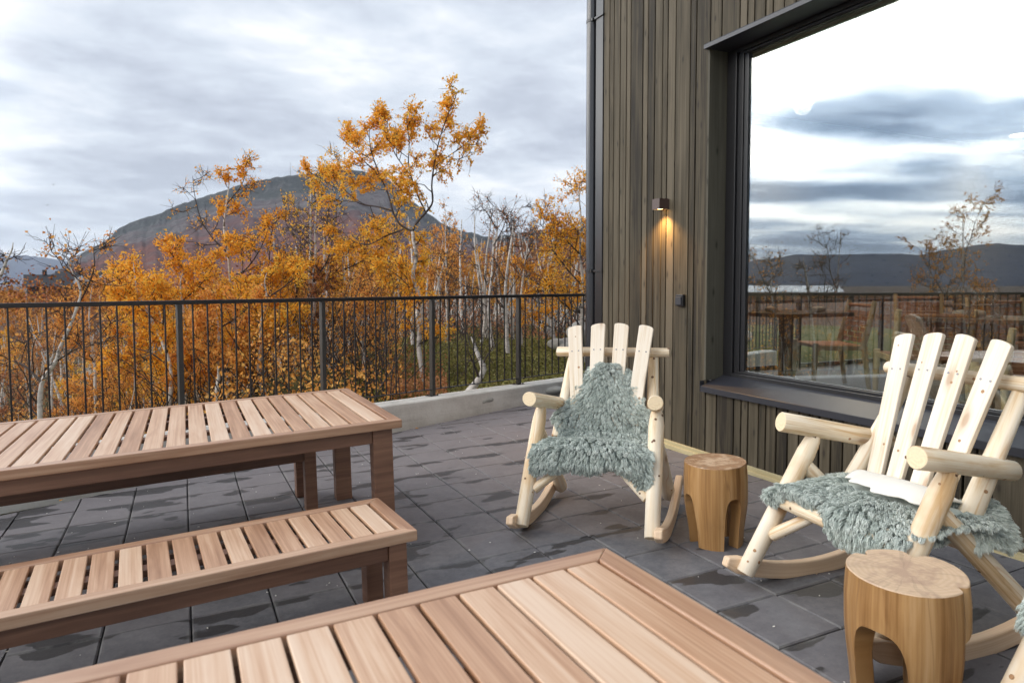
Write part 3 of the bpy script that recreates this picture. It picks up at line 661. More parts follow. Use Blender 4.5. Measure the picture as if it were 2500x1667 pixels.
# ------------------------------------------------------------------ slatted tables and benches
def slatted(name, corner, z, au, av, L, W, pitch, slat_w, label, cat, group, first_gap=.055, frame_w=.052, th=.045, leg=(.11, .11), leg_in=(.05, .02), back_leg=None, apron=(.075, .025), nleg_left=True, drop=True):
    u = -np.array([math.cos(rad(au)), math.sin(rad(au))]); v = np.array([math.cos(rad(av)), math.sin(rad(av))])
    root = empty(name, on_patio(corner[0], corner[1]), label, cat, group)
    # skin of the top plane follows its two edge directions
    def f(p): return np.array([u[0]*p[0]+v[0]*p[1], u[1]*p[0]+v[1]*p[1], p[2]])
    rr_ = random.Random(hash(label) % 1000 if False else len(label))
    fw = frame_w
    def prism(name, pts, z0, z1, mt, loc=(0, 0, 0), bev=.004, gr=0):
        mb = MB(); n = len(pts); uo = rr_.uniform(0, 30)
        P3 = [f((a, b, 0)) for a, b in pts]
        uvf = (lambda a, b: (a+uo, b+uo)) if gr == 0 else (lambda a, b: (b+uo, a+uo))
        mb.v = [(p[0], p[1], z1) for p in P3]+[(p[0], p[1], z0) for p in P3]
        ar = sum(P3[i][0]*P3[(i+1) % n][1]-P3[(i+1) % n][0]*P3[i][1] for i in range(n))
        tp = list(range(n)); bt = [n+i for i in range(n)]
        if ar < 0: tp.reverse()
        else: bt.reverse()
        mb.f.append(tuple(tp)); mb.m.append(0); mb.uv.extend(uvf(*pts[i]) for i in tp)
        mb.f.append(tuple(bt)); mb.m.append(0); mb.uv.extend(uvf(*pts[i-n]) for i in bt)
        for i in range(n):
            j = (i+1) % n; q = (i, j, n+j, n+i) if ar < 0 else (j, i, n+i, n+j); mb.f.append(q); mb.m.append(0)
            for k in q:
                a, b = pts[k % n]; uu, _ = uvf(a, b); mb.uv.append((uu, (z0 if k >= n else z1)*1.0+.7))
        return mb.build(name, mt, root, bevel=bev, seg=2)
    g = .0006
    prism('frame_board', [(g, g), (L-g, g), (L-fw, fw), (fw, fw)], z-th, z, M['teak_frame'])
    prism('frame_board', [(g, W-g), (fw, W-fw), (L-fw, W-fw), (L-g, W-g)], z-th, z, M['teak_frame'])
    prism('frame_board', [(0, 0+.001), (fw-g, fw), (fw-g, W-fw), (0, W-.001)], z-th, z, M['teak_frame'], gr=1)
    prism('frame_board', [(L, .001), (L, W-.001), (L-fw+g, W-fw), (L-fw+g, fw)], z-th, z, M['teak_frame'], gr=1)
    # slats
    n = int((L-2*fw)/pitch); gap = (L-2*fw-n*slat_w)/(n+1); slat = None
    for k in range(n):
        a = fw+gap+k*(slat_w+gap)
        if k < 3: slat = prism('slat', [(0, fw+.002), (slat_w, fw+.002), (slat_w, W-fw-.002), (0, W-fw-.002)], z-.020, z-.0015-rr_.uniform(0, .001), M['teak'], gr=1, bev=.003); o = slat
        else: o = same_mesh(slat, root)
        o.location = (u[0]*a, u[1]*a, 0)
    # supports under the slats
    for b in ([W*.5] if W < .7 else [W*.34, W*.66]):
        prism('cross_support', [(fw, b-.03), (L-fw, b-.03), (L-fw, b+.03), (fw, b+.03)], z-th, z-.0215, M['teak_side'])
    li, lj = leg_in; lw, ld_ = leg
    bl = back_leg if back_leg is not None else W-lj-ld_
    for b in (lj, bl):
        for a in (li, L-li-lw):
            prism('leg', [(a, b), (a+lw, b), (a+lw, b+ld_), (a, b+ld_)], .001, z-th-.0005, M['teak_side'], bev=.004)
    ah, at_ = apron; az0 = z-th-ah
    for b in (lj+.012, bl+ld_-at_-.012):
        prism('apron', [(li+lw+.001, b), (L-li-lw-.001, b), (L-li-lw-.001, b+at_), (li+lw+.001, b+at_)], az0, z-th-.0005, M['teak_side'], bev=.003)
    for a in (li+.012, L-li-.012-at_):
        prism('apron', [(a, lj+ld_+.001), (a+at_, lj+ld_+.001), (a+at_, bl-.001), (a, bl-.001)], az0, z-th-.0005, M['teak_side'], bev=.003, gr=1)
    return root
slatted('slatted_table', (1.092, 3.641), .74, 4.9, 89.8, 2.45, 1.40, .0985, .085, 'long reddish slatted table standing in front of the railing', 'table', 'slatted outdoor tables', frame_w=.062, back_leg=1.15, leg=(.11, .09), leg_in=(.05, .03))
slatted('slatted_bench', (.877, 2.729), .45, 4.6, 93.3, 2.3, .53, .0935, .078, 'slatted wooden bench between the far table and the foreground table', 'bench', 'slatted outdoor benches', frame_w=.060, back_leg=.36, leg=(.077, .09), leg_in=(.042, .02), apron=(.072, .022))
slatted('slatted_bench', (.832, 4.636), .45, 5.0, 92.0, 2.3, .45, .0935, .078, 'slatted bench pushed in under the far table, mostly hidden', 'bench', 'slatted outdoor benches', frame_w=.060, back_leg=.36, leg=(.077, .077), leg_in=(.042, .02), apron=(.072, .022))
slatted('slatted_table', (1.046, 1.558), .74, 1.3, -89.8, 2.2, 1.05, .0985, .0875, 'slatted table in the near foreground, its corner pointing at the rocking chairs', 'table', 'slatted outdoor tables', frame_w=.062, leg=(.10, .10))
# ------------------------------------------------------------------ log rocking chairs
def arc_pts(n, y0, z0, y1, z1, sag):
    out = []
    for i in range(n+1):
        t = i/n; y = y0+(y1-y0)*t; zc = z0+(z1-z0)*t-sag*4*t*(1-t); out.append((y, zc))
    return out
def make_chair(x, y, ang, label, seed=0):
    # local frame: +y is the way the sitter faces, +x to a viewer's right when facing the chair
    facing = Matrix(((-math.sin(ang), math.cos(ang), 0, 0), (math.cos(ang), math.sin(ang), 0, 0), (0, 0, 1, 0), (0, 0, 0, 1)))
    rootm = TM4 @ Matrix.Translation((x, y, 0)) @ facing
    # facing matrix mirrors, so fold the mirror into the meshes and keep the root a pure rotation
    root = empty('rocking_chair', TM4 @ Matrix.Translation((x, y, 0)) @ Matrix.Rotation(ang-math.pi/2, 4, 'Z'), label, 'rocking chair', 'log rocking chairs')
    rs = random.Random(seed)
    mx = lambda p: (-p[0], p[1], p[2])
    PL = [M['pine'], M['pine_end']]
    def log(name, pts, radii, n=18, parent=root, wob=.035, mats=PL, sub=5):
        P_ = [np.array(p, float) for p in pts]; pp_ = []; r2 = []
        for i in range(len(P_)-1):
            for k in range(sub if len(P_) == 2 else 1):
                t = k/(sub if len(P_) == 2 else 1); pp_.append(P_[i]*(1-t)+P_[i+1]*t); r2.append(radii[i]*(1-t)+radii[i+1]*t)
        pp_.append(P_[-1]); r2.append(radii[-1])
        # small rounded-off rims
        d0 = pp_[1]-pp_[0]; d0 /= np.linalg.norm(d0); d1 = pp_[-1]-pp_[-2]; d1 /= np.linalg.norm(d1)
        pp_ = [pp_[0], pp_[0]+d0*.004]+pp_[1:-1]+[pp_[-1]-d1*.004, pp_[-1]]; r2 = [r2[0]*.93, r2[0]]+r2[1:-1]+[r2[-1], r2[-1]*.93]
        lg = MB().tube([mx(p) for p in pp_], r2, n, uo=rs.uniform(0, 40), wob=wob, seed=rs.randint(0, 999)).build(name, mats, parent, smooth=True, auto=50)
        tot = float(np.linalg.norm(pp_[-1]-pp_[0]))
        for q in range(int(tot*9)):
            # branch knots: small discs let into the surface
            t = rs.uniform(.12, .9); i = t*(len(pp_)-1); j = int(i); c0 = pp_[j]+(pp_[j+1]-pp_[j])*(i-j); rr0 = r2[j]+(r2[j+1]-r2[j])*(i-j)
            ax = pp_[j+1]-pp_[j]; ax /= np.linalg.norm(ax); sd2 = np.array([rs.gauss(0, 1) for _ in range(3)]); sd2 -= ax*(sd2@ax); sd2 /= np.linalg.norm(sd2)
            kr = rs.uniform(.0045, .0085); o0 = c0+sd2*(rr0*.90); o1 = c0+sd2*(rr0*1.012); o2 = c0+sd2*(rr0*1.03)
            MB().tube([mx(o0), mx(o1), mx(o2)], [kr*1.1, kr, kr*.45], 9, capmat=0).build('knot', M['knot'] if rs.random() < .6 else M['knot2'], lg, smooth=True, auto=60)
        return lg
    for s in (-1, 1):
        lt = np.array((s*.354, .044, .678)); lb = np.array((s*.370, .411, .096)); d = lb-lt
        log('front_leg', [lt+d*-.055, lt+d*.0, lt+d*.10, lt+d*.5, lb+d*.035], [.024, .036, .044, .044, .042])
        af = np.array((s*.371, .215, .775)); ab = np.array((s*.300, -.365, .645)); log('armrest', [af, ab], [.045, .043])
        ht = np.array((s*.352, .10, .560)); hb = np.array((s*.362, -.400, .070)); log('rear_leg', [ht, hb], [.038, .045])
        log('brace', [(s*.330, .300, .255), (s*.135, .195, .405)], [.030, .024])
        log('back_post', [(s*.270, -.475, .985), (s*.300, -.130, .470)], [.032, .043])
        # curved rocker runner
        a = arc_pts(16, .50, .128, -.54, .150, .112); w0, w1 = s*.392, s*.437; hh = .040
        mb = MB(); ring = []
        n = len(a)
        for i, (yy_, zc) in enumerate(a):
            k = 1.0 if 0 < i < n-1 else .55
            j0 = max(0, i-1); j1 = min(n-1, i+1); ty, tz = a[j1][0]-a[j0][0], a[j1][1]-a[j0][1]; ln = math.hypot(ty, tz); ny, nz = -tz/ln, ty/ln
            if nz < 0: ny, nz = -ny, -nz
            ring.append([(-w0, yy_+ny*hh*k, zc+nz*hh*k), (-w1, yy_+ny*hh*k, zc+nz*hh*k), (-w1, yy_-ny*hh*k, zc-nz*hh*k), (-w0, yy_-ny*hh*k, zc-nz*hh*k)])
        for i in range(n-1):
            for k in range(4):
                q = [ring[i][k], ring[i+1][k], ring[i+1][(k+1) % 4], ring[i][(k+1) % 4]]
                if s < 0: q = q[::-1]
                L0, L1 = i*.065, (i+1)*.065; v0, v1 = k*.08, (k+1)*.08
                uvq = [(L0, v0), (L1, v0), (L1, v1), (L0, v1)]
                mb.face(q, uvq if s > 0 else uvq[::-1])
        e0 = ring[0] if s > 0 else ring[0][::-1]; e1 = ring[-1][::-1] if s > 0 else ring[-1]
        mb.face(e0, [(0, 0), (0, .05), (.08, .05), (.08, 0)]); mb.face(e1, [(0, 0), (0, .05), (.08, .05), (.08, 0)])
        # merge shared corners so bevel rounds them
        o = mb.build('rocker_runner', M['rocker'], root)
        import bmesh
        bmx = bmesh.new(); bmx.from_mesh(o.data); bmesh.ops.remove_doubles(bmx, verts=bmx.verts, dist=1e-5); bmesh.ops.recalc_face_normals(bmx, faces=bmx.faces); bmx.to_mesh(o.data); bmx.free()
        b = o.modifiers.new('bevel', 'BEVEL'); b.width = .009; b.segments = 3; b.limit_method = 'ANGLE'; b.angle_limit = rad(40)
    log('cross_rail', [(-.375, -.437, .993), (.375, -.437, .993)], [.033, .031], wob=.05)
    log('seat_rail', [(-.300, .262, .420), (.300, .262, .412)], [.034, .036])
    log('seat_rail', [(-.305, -.105, .385), (.305, -.105, .385)], [.036, .034])
    for k in range(6):
        yv = -.12+k*.062
        MB().box((-.27, yv, .452+rs.uniform(-.002, .002)), (.27, yv+.052, .472), grain=0, uo=rs.uniform(0, 30)).build('seat_slat', M['pine_plank'], root, bevel=.004)
    # back slats, fanned
    for k, (xt, xb) in enumerate(((-.238, -.163), (-.078, -.060), (.078, .060), (.238, .163))):
        top = np.array((xt, -.440-.0, 1.165 if abs(xt) < .1 else 1.150)); bot = np.array((xb, -.165, .462))
        ax = top-bot; ln = np.linalg.norm(ax); ax /= ln; side = np.array((1., 0, 0)); side -= ax*(side@ax); side /= np.linalg.norm(side); nrm = np.cross(ax, side); nrm *= -1 if nrm[1] < 0 else 1
        off = nrm*.034 if False else nrm*0.0
        wt, wb, th = .047, .040, .024
        outl = [(-wb, 0), (wb, 0)]+[(wt*math.cos(t)*1.0, ln-.012+.014*math.sin(t)+(.006 if xt < 0 else -.006)*math.cos(t)) for t in np.linspace(0, math.pi, 7)]
        mb = MB(); n = len(outl); uo = rs.uniform(0, 40)
        fr_ = [bot+side*a+ax*b+nrm*(th+.034) for a, b in outl]; bk = [bot+side*a+ax*b+nrm*.034 for a, b in outl]
        mb.v = [mx(p) for p in fr_+bk]
        mb.f.append(tuple(range(n))); mb.m.append(0); mb.uv.extend((b+uo, a+uo) for a, b in outl)
        mb.f.append(tuple(2*n-1-i for i in range(n))); mb.m.append(0); mb.uv.extend((outl[n-1-i][1]+uo, outl[n-1-i][0]+uo) for i in range(n))
        for i in range(n):
            j = (i+1) % n; mb.f.append((i, n+i, n+j, j)); mb.m.append(0)
            mb.uv.extend([(outl[i][1]+uo, .2), (outl[i][1]+uo, .23), (outl[j][1]+uo, .23), (outl[j][1]+uo, .2)])
        o = mb.build('back_slat', M['pine_plank'], root)
        bmx = bmesh.new(); bmx.from_mesh(o.data); bmesh.ops.recalc_face_normals(bmx, faces=bmx.faces); bmx.to_mesh(o.data); bmx.free()
        b = o.modifiers.new('bevel', 'BEVEL'); b.width = .004; b.segments = 2; b.limit_method = 'ANGLE'; b.angle_limit = rad(50)
        for q in range(2):
            c0 = bot+ax*ln*rs.uniform(.15, .93)+side*rs.uniform(-.028, .028)+nrm*(th+.0338); kr = rs.uniform(.004, .009)
            MB().tube([mx(c0-nrm*.004), mx(c0+nrm*.0006)], [kr, kr*.9], 9, capmat=0).build('knot', M['knot'], o)
        # screws through the slat into the cross rail
        tq = .765
        for sgn in (-1, 1):
            c0 = bot+ax*ln*tq+side*.022*sgn+nrm*(th+.0335)
            MB().tube([mx(c0), mx(c0+nrm*.0025)], [.0048, .0048], 8).build('screw', M['screw'], o)
    return root
import bmesh
CH1 = make_chair(2.299, 3.552, rad(-135.0), 'pale log rocking chair with grey-green sheepskin over its backrest, nearer the railing', 1)
CH2 = make_chair(2.744, 2.004, rad(-187.27), 'log rocking chair under the window, backrest bare, crumpled sheepskin on its seat', 2)
CH3 = make_chair(2.562, .775, rad(-190.0), 'log rocking chair at the photo corner, only a front leg and some wool in view', 3)
# ------------------------------------------------------------------ sheepskins
def sheepskin(root_m, label, patches, n_strand, seed, hide_flap=None, ln=.045, keep=None):
    """patches: list of functions (u in -1..1, s in 0..1) -> local point; each with (fn, weight, edge_down)"""
    rs = np.random.default_rng(seed)
    root = empty('sheepskin', root_m, label, 'sheepskin', 'grey-green sheepskins')
    VV = []; FF = []; base = 0; SP = []; SN = []; SD = []; ST = []
    for fn, wgt in patches:
        nu, ns = 36, 44
        G = np.array([[fn(-1+2*i/(nu-1), j/(ns-1)) for i in range(nu)] for j in range(ns)])
        dU = np.gradient(G, axis=1); dS = np.gradient(G, axis=0)
        Nn = np.cross(dU, dS); Nn /= np.linalg.norm(Nn, axis=2, keepdims=True)+1e-9
        if Nn[..., 2].sum()+Nn[..., 1].sum() < 0: Nn = -Nn
        k = G.reshape(-1, 3); k2 = (G-Nn*.008).reshape(-1, 3)
        ii = np.arange(nu*ns).reshape(ns, nu)+base
        Fq = np.stack([ii[:-1, :-1], ii[:-1, 1:], ii[1:, 1:], ii[1:, :-1]], -1).reshape(-1, 4)
        VV.append(k); VV.append(k2); FF.append(Fq); FF.append(Fq[:, ::-1]+nu*ns); base += 2*nu*ns
        m_ = int(n_strand*wgt)
        a = rs.uniform(0, nu-1.001, m_); b = rs.uniform(0, ns-1.001, m_)
        # extra strands along the rim so the outline is furry
        e = rs.integers(0, 4, m_//4); a[:m_//4] = np.where(e == 0, 0, np.where(e == 1, nu-1.001, a[:m_//4])); b[:m_//4] = np.where(e == 2, 0, np.where(e == 3, ns-1.001, b[:m_//4]))
        ai = a.astype(int); bi = b.astype(int); fa = (a-ai)[:, None]; fb = (b-bi)[:, None]
        def lerp(Q): return (Q[bi, ai]*(1-fa)+Q[bi, np.minimum(ai+1, nu-1)]*fa)*(1-fb)+(Q[np.minimum(bi+1, ns-1), ai]*(1-fa)+Q[np.minimum(bi+1, ns-1), np.minimum(ai+1, nu-1)]*fa)*fb
        p = lerp(G); nn = lerp(Nn); du = lerp(dU); du /= np.linalg.norm(du, axis=1, keepdims=True); ds = lerp(dS); ds /= np.linalg.norm(ds, axis=1, keepdims=True)
        uu = (a/(nu-1)*2-1)[:, None]; sv = (b/(ns-1)*2-1)[:, None]
        comb = du*uu*.75+ds*(.62+.5*sv*np.abs(sv)); comb[:, 2] -= .15
        SP.append(p); SN.append(nn); SD.append(comb)
    SP = np.concatenate(SP); SN = np.concatenate(SN); SD = np.concatenate(SD)
    if keep is not None: kk = keep(SP); SP, SN, SD = SP[kk], SN[kk], SD[kk]
    n = len(SP)
    # curls: strands gather towards the tip of the nearest clump
    nc = max(60, n//55); ci = rs.integers(0, n, nc); cp = SP[ci]
    cdir = SN[ci]*.50+SD[ci]*1.0+rs.normal(0, .20, (nc, 3)); cdir[:, 2] -= .10; cdir /= np.linalg.norm(cdir, axis=1, keepdims=True)
    own = np.zeros(n, int)
    for s0 in range(0, n, 4000):
        dd = ((SP[s0:s0+4000, None, :]-cp[None])**2).sum(2); own[s0:s0+4000] = dd.argmin(1)
    Ls = ln*rs.uniform(.75, 1.15, n)[:, None]; cl = rs.uniform(.8, 1.2, nc)[own][:, None]; Ls = Ls*cl
    tipc = cp[own]+cdir[own]*Ls
    d = SN*.55+SD*.9+rs.normal(0, .13, (n, 3)); d /= np.linalg.norm(d, axis=1, keepdims=True)
    root_p = SP; tip = (SP+d*Ls)*.50+tipc*.50+rs.normal(0, .0020, (n, 3)); tip[:, 2] -= .002
    mid = root_p*.5+tip*.5+SN*.011+rs.normal(0, .0016, (n, 3))
    mid2 = root_p*.18+tip*.82+SN*.008+rs.normal(0, .0018, (n, 3))
    sd_ = np.cross(tip-root_p, rs.normal(0, 1, (n, 3))); sd_ /= np.linalg.norm(sd_, axis=1, keepdims=True)+1e-9
    w = rs.uniform(.0009, .0017, n)[:, None]
    Vs = np.stack([root_p-sd_*w, root_p+sd_*w, mid-sd_*w*.95, mid+sd_*w*.95, mid2-sd_*w*.7, mid2+sd_*w*.7, tip-sd_*w*.25, tip+sd_*w*.25], 1).reshape(-1, 3)
    b0 = np.arange(n)*8
    Fs = np.concatenate([np.stack([b0, b0+1, b0+3, b0+2], 1), np.stack([b0+2, b0+3, b0+5, b0+4], 1), np.stack([b0+4, b0+5, b0+7, b0+6], 1)])
    tint = np.clip(rs.normal(.5, .12, nc)[own]+rs.normal(0, .12, n), 0, 1); tn = np.concatenate([tint*.55, tint*.95, np.clip(tint*1.35, 0, 1)])  # shade painted into strand roots, highlights into tips
    hd = np_mesh('hide', np.concatenate(VV), np.concatenate(FF), M['wool'], root, attr=dict(tint=np.full(sum(len(f) for f in FF), .35)))
    hd.data.polygons.foreach_set('use_smooth', np.ones(len(hd.data.polygons), dtype=bool))
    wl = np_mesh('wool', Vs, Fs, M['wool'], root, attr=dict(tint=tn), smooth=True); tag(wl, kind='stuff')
    if hide_flap:
        nu, ns = 30, 20
        G = np.array([[hide_flap(-1+2*i/(nu-1), j/(ns-1)) for i in range(nu)] for j in range(ns)]).reshape(-1, 3)
        G2 = G-np.array([0, 0, .006]); ii = np.arange(nu*ns).reshape(ns, nu)
        Fq = np.stack([ii[:-1, :-1], ii[:-1, 1:], ii[1:, 1:], ii[1:, :-1]], -1).reshape(-1, 4)
        rimi = np.concatenate([ii[0], ii[1:, -1], ii[-1, ::-1][1:], ii[::-1, 0][1:-1]]); r2_ = np.roll(rimi, -1)
        Fr = np.stack([rimi, rimi+nu*ns, r2_+nu*ns, r2_], -1)
        ho = np_mesh('leather_flap', np.concatenate([G, G2]), np.concatenate([Fq, Fq[:, ::-1]+nu*ns, Fr]), M['hide'], root, smooth=True)
        ho['label'] = 'smooth white leather underside folded up'
    return root
def interp(tab, s):
    ss = [t[0] for t in tab]; return [float(np.interp(s, ss, [t[k] for t in tab])) for k in range(1, len(tab[0]))]
# chair 1: over backrest, seat and front rail  (local x is mirrored in the mesh)
back_tab = [(0, .080, -.305, .935), (.10, .138, -.290, .895), (.25, .180, -.262, .815), (.42, .205, -.235, .740), (.56, .235, -.210, .680), (.68, .315, -.192, .630), (.78, .318, -.175, .585), (.88, .275, -.150, .53), (1.0, .262, -.10, .492)]
def p_back(u, s):
    w, y, z = interp(back_tab, s); e = math.sin(s*23+u*4)*.008
    return np.array([-(u*(w+e)), y+.012*abs(u)*0-.03*(u*u)*(1-s)+.018, z-.028*u*u*(1 if s < .3 else .25)])
seat_tab = [(0, .270, -.10, .470), (.15, .295, .02, .474), (.35, .320, .13, .505), (.52, .335, .205, .528), (.68, .338, .280, .500), (.80, .330, .300, .435), (.92, .325, .300, .415), (1.0, .305, .292, .398)]
def p_seat(u, s):
    w, y, z = interp(seat_tab, s); e = math.sin(s*9+u*7)*.01
    droop = -.035*abs(u)**5*(1 if s > .4 else .4)-(.05 if u > .82 and s > .7 else 0)*min(1, (u-.82)/.1 if u > .82 else 0)
    notch = .030*math.exp(-((u-.45)/.22)**2)*max(0, s-.75)*4
    return np.array([-(u*(w+e)), y+.006*math.sin(u*11), z+droop+notch+.006*math.sin(u*9+s*5)])
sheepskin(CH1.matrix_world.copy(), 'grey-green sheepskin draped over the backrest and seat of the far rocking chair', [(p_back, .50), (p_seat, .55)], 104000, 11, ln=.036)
# chair 2: crumpled on the seat, hanging over the left end, the front rail and the far side, leather side showing
seat2 = [(0, .20, -.19, .470), (.18, .26, -.08, .486), (.40, .32, .06, .492), (.60, .345, .19, .500), (.74, .34, .265, .486), (.86, .33, .296, .452), (1.0, .30, .298, .412)]
def p2(u, s):
    w, y, z = interp(seat2, s)
    front = max(0, (s-.7)/.3); mid = math.exp(-((u+.25)/.35)**2)
    hang = front*(.075*(1-min(1, max(0, (u+.1)/.25)))-.02*max(0, u))+0*mid
    return np.array([-(u*w*1.05-.01), y-.02*(1 if u < .1 else 0)*front+.012*math.sin(u*6), z+hang-.05*abs(u)**6+.012*math.sin(u*8+s*7)])
def p2b(u, s):   # part hanging off the far rear side
    a = s; x = .27+.105*a; z = .505-.02*a-.085*a*a; y = -.12+u*(.14-.04*a)-.05*a
    return np.array([-x, y, z+.02*math.sin(u*3)])
def flap2(u, s):
    x = .045+u*.235; y = -.135+s*(.215+.025*math.sin(u*3+1)); z = .555+.022*math.sin(s*3.14)*(1+.3*math.sin(u*4))-.020*abs(u)**3
    ed = (.016*math.sin(u*9)+.006*math.sin(u*19))*max(0, s-.5)*2-.10*max(0, abs(u)-.6)*s
    return np.array([-(x), y+ed, z])
def p2c(u, s):   # wool showing round the turned-up leather
    x = .02+u*.36; y = -.17+s*.37; z = .492+.018*math.sin(s*3.1)-.03*abs(u)**4
    return np.array([-x, y, z])
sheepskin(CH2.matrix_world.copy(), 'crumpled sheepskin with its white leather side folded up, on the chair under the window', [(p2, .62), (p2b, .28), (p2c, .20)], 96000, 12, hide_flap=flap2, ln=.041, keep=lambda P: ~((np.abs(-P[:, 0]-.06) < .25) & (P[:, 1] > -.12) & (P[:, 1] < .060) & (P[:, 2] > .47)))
def p3(u, s):
    w, y, z = interp(seat2, s); return np.array([-(u*w*1.1-.015), y, z-.05*abs(u)**5+.012*math.sin(u*8)])
sheepskin(CH3.matrix_world.copy(), 'sheepskin wool just entering the photo at its lower right corner', [(p3, .9)], 50000, 13, ln=.044)
# ------------------------------------------------------------------ carved stump stools
def stool(x, y, ang, R, H, legs, label, top_mat, notches=(), squash=1.0, seed=0, legw=.50, arch=.30, foot=.87):
    root = empty('stump_stool', on_patio(x, y, ang), label, 'stool', 'carved stump stools')
    rs = random.Random(seed); n = 144; ph = [rs.uniform(0, 6.28) for _ in range(4)]
    def rad_(th, z):
        t = z/H
        r = R*(foot+(1.04-foot)*sstep(0, .6, t)-.035*sstep(.8, 1, t))*(1+.022*math.sin(2*th+ph[0])+.014*math.sin(3*th+ph[1]))
        for na_, dep, wd in notches:
            dth = (th-na_+math.pi) % (2*math.pi)-math.pi; r -= dep*math.exp(-(dth/wd)**2)
        return r*(1+.004*math.sin(30*th+z*3)*(1-.5*t))
    per = 2*math.pi/legs
    def zb(th):
        q = (th % per)/per; half = (1-legw)/2
        t = (q-.5)/half
        if abs(t) >= 1: return 0.0
        return arch*(1-abs(t)**3.6)**(1/3.6)
    ths = []
    for i in range(legs):
        h0 = (.5-(1-legw)/2); h1 = (.5+(1-legw)/2)
        q = list(np.linspace(0, h0, 8, endpoint=False))+[h0+(h1-h0)*(.5-.5*math.cos(math.pi*k/22)) for k in range(22)]+list(np.linspace(h1, 1, 8, endpoint=False))
        ths += [(i+k)*per for k in q]
    n = len(ths); lev = 10; mb = MB(); tw = .060
    def ringcol(th, inner):
        b = zb(th); col = []
        top = H-.004 if not inner else max(arch+.03, b)
        for k in range(lev+1):
            z = b+(top-b)*k/lev; r = rad_(th, z)-(tw+.02*sstep(.15, .3, z) if inner else 0)
            col.append((r*math.cos(th)*squash, r*math.sin(th), z+.001))
        return col
    outer = [ringcol(t, False) for t in ths]; inn = [ringcol(t, True) for t in ths]
    for i in range(n):
        j = (i+1) % n; tv = ths[j] if j else 2*math.pi
        for k in range(lev):
            mb.face([outer[i][k], outer[j][k], outer[j][k+1], outer[i][k+1]], [(outer[i][k][2], ths[i]*R), (outer[j][k][2], tv*R), (outer[j][k+1][2], tv*R), (outer[i][k+1][2], ths[i]*R)])
            mb.face([inn[j][k], inn[i][k], inn[i][k+1], inn[j][k+1]], [(inn[j][k][2], tv*R), (inn[i][k][2], ths[i]*R), (inn[i][k+1][2], ths[i]*R), (inn[j][k+1][2], tv*R)])
        mb.face([outer[j][0], outer[i][0], inn[i][0], inn[j][0]], [(0, ths[j]*R), (0, ths[i]*R), (.06, ths[i]*R), (.06, ths[j]*R)])
        c = (0, 0, arch+.045); mb.face([inn[j][lev], inn[i][lev], c], [(0, 0), (0, .02), (.1, .01)])
    body = mb.build('stump_body', M['stump'], root)
    bmx = bmesh.new(); bmx.from_mesh(body.data); bmesh.ops.remove_doubles(bmx, verts=bmx.verts, dist=2e-5); bmx.to_mesh(body.data); bmx.free()
    body.data.polygons.foreach_set('use_smooth', np.ones(len(body.data.polygons), dtype=bool)); body.data.set_sharp_from_angle(angle=rad(42))
    mb = MB()
    rims = [outer[i][lev] for i in range(n)]; r1 = [(p[0]*.985, p[1]*.985, H+.001) for p in rims]; r2 = [(p[0]*.6, p[1]*.6, H+.001) for p in rims]
    for i in range(n):
        j = (i+1) % n
        mb.face([rims[i], rims[j], r1[j], r1[i]], [(rims[i][0], rims[i][1]), (rims[j][0], rims[j][1]), (r1[j][0], r1[j][1]), (r1[i][0], r1[i][1])])
        mb.face([r1[i], r1[j], r2[j], r2[i]], [(r1[i][0], r1[i][1]), (r1[j][0], r1[j][1]), (r2[j][0], r2[j][1]), (r2[i][0], r2[i][1])])
        mb.face([r2[i], r2[j], (0, 0, H+.001)], [(r2[i][0], r2[i][1]), (r2[j][0], r2[j][1]), (0, 0)])
    mb.build('stump_top', top_mat, root)
    return root
stool(2.672, 2.955, rad(-98-45), .168, .452, 4, 'dark-topped stump stool standing between the two rocking chairs', M['stump_top'], squash=1.04, seed=4, legw=.60, arch=.285)
stool(2.22, 1.517, rad(-113), .183, .452, 3, 'large pale stump stool with notched rim in the right foreground', M['stump_top2'], notches=((rad(200), .034, .10), (rad(138), .050, .15), (rad(34), .026, .08)), squash=1.06, seed=9, legw=.50, arch=.30, foot=.93)
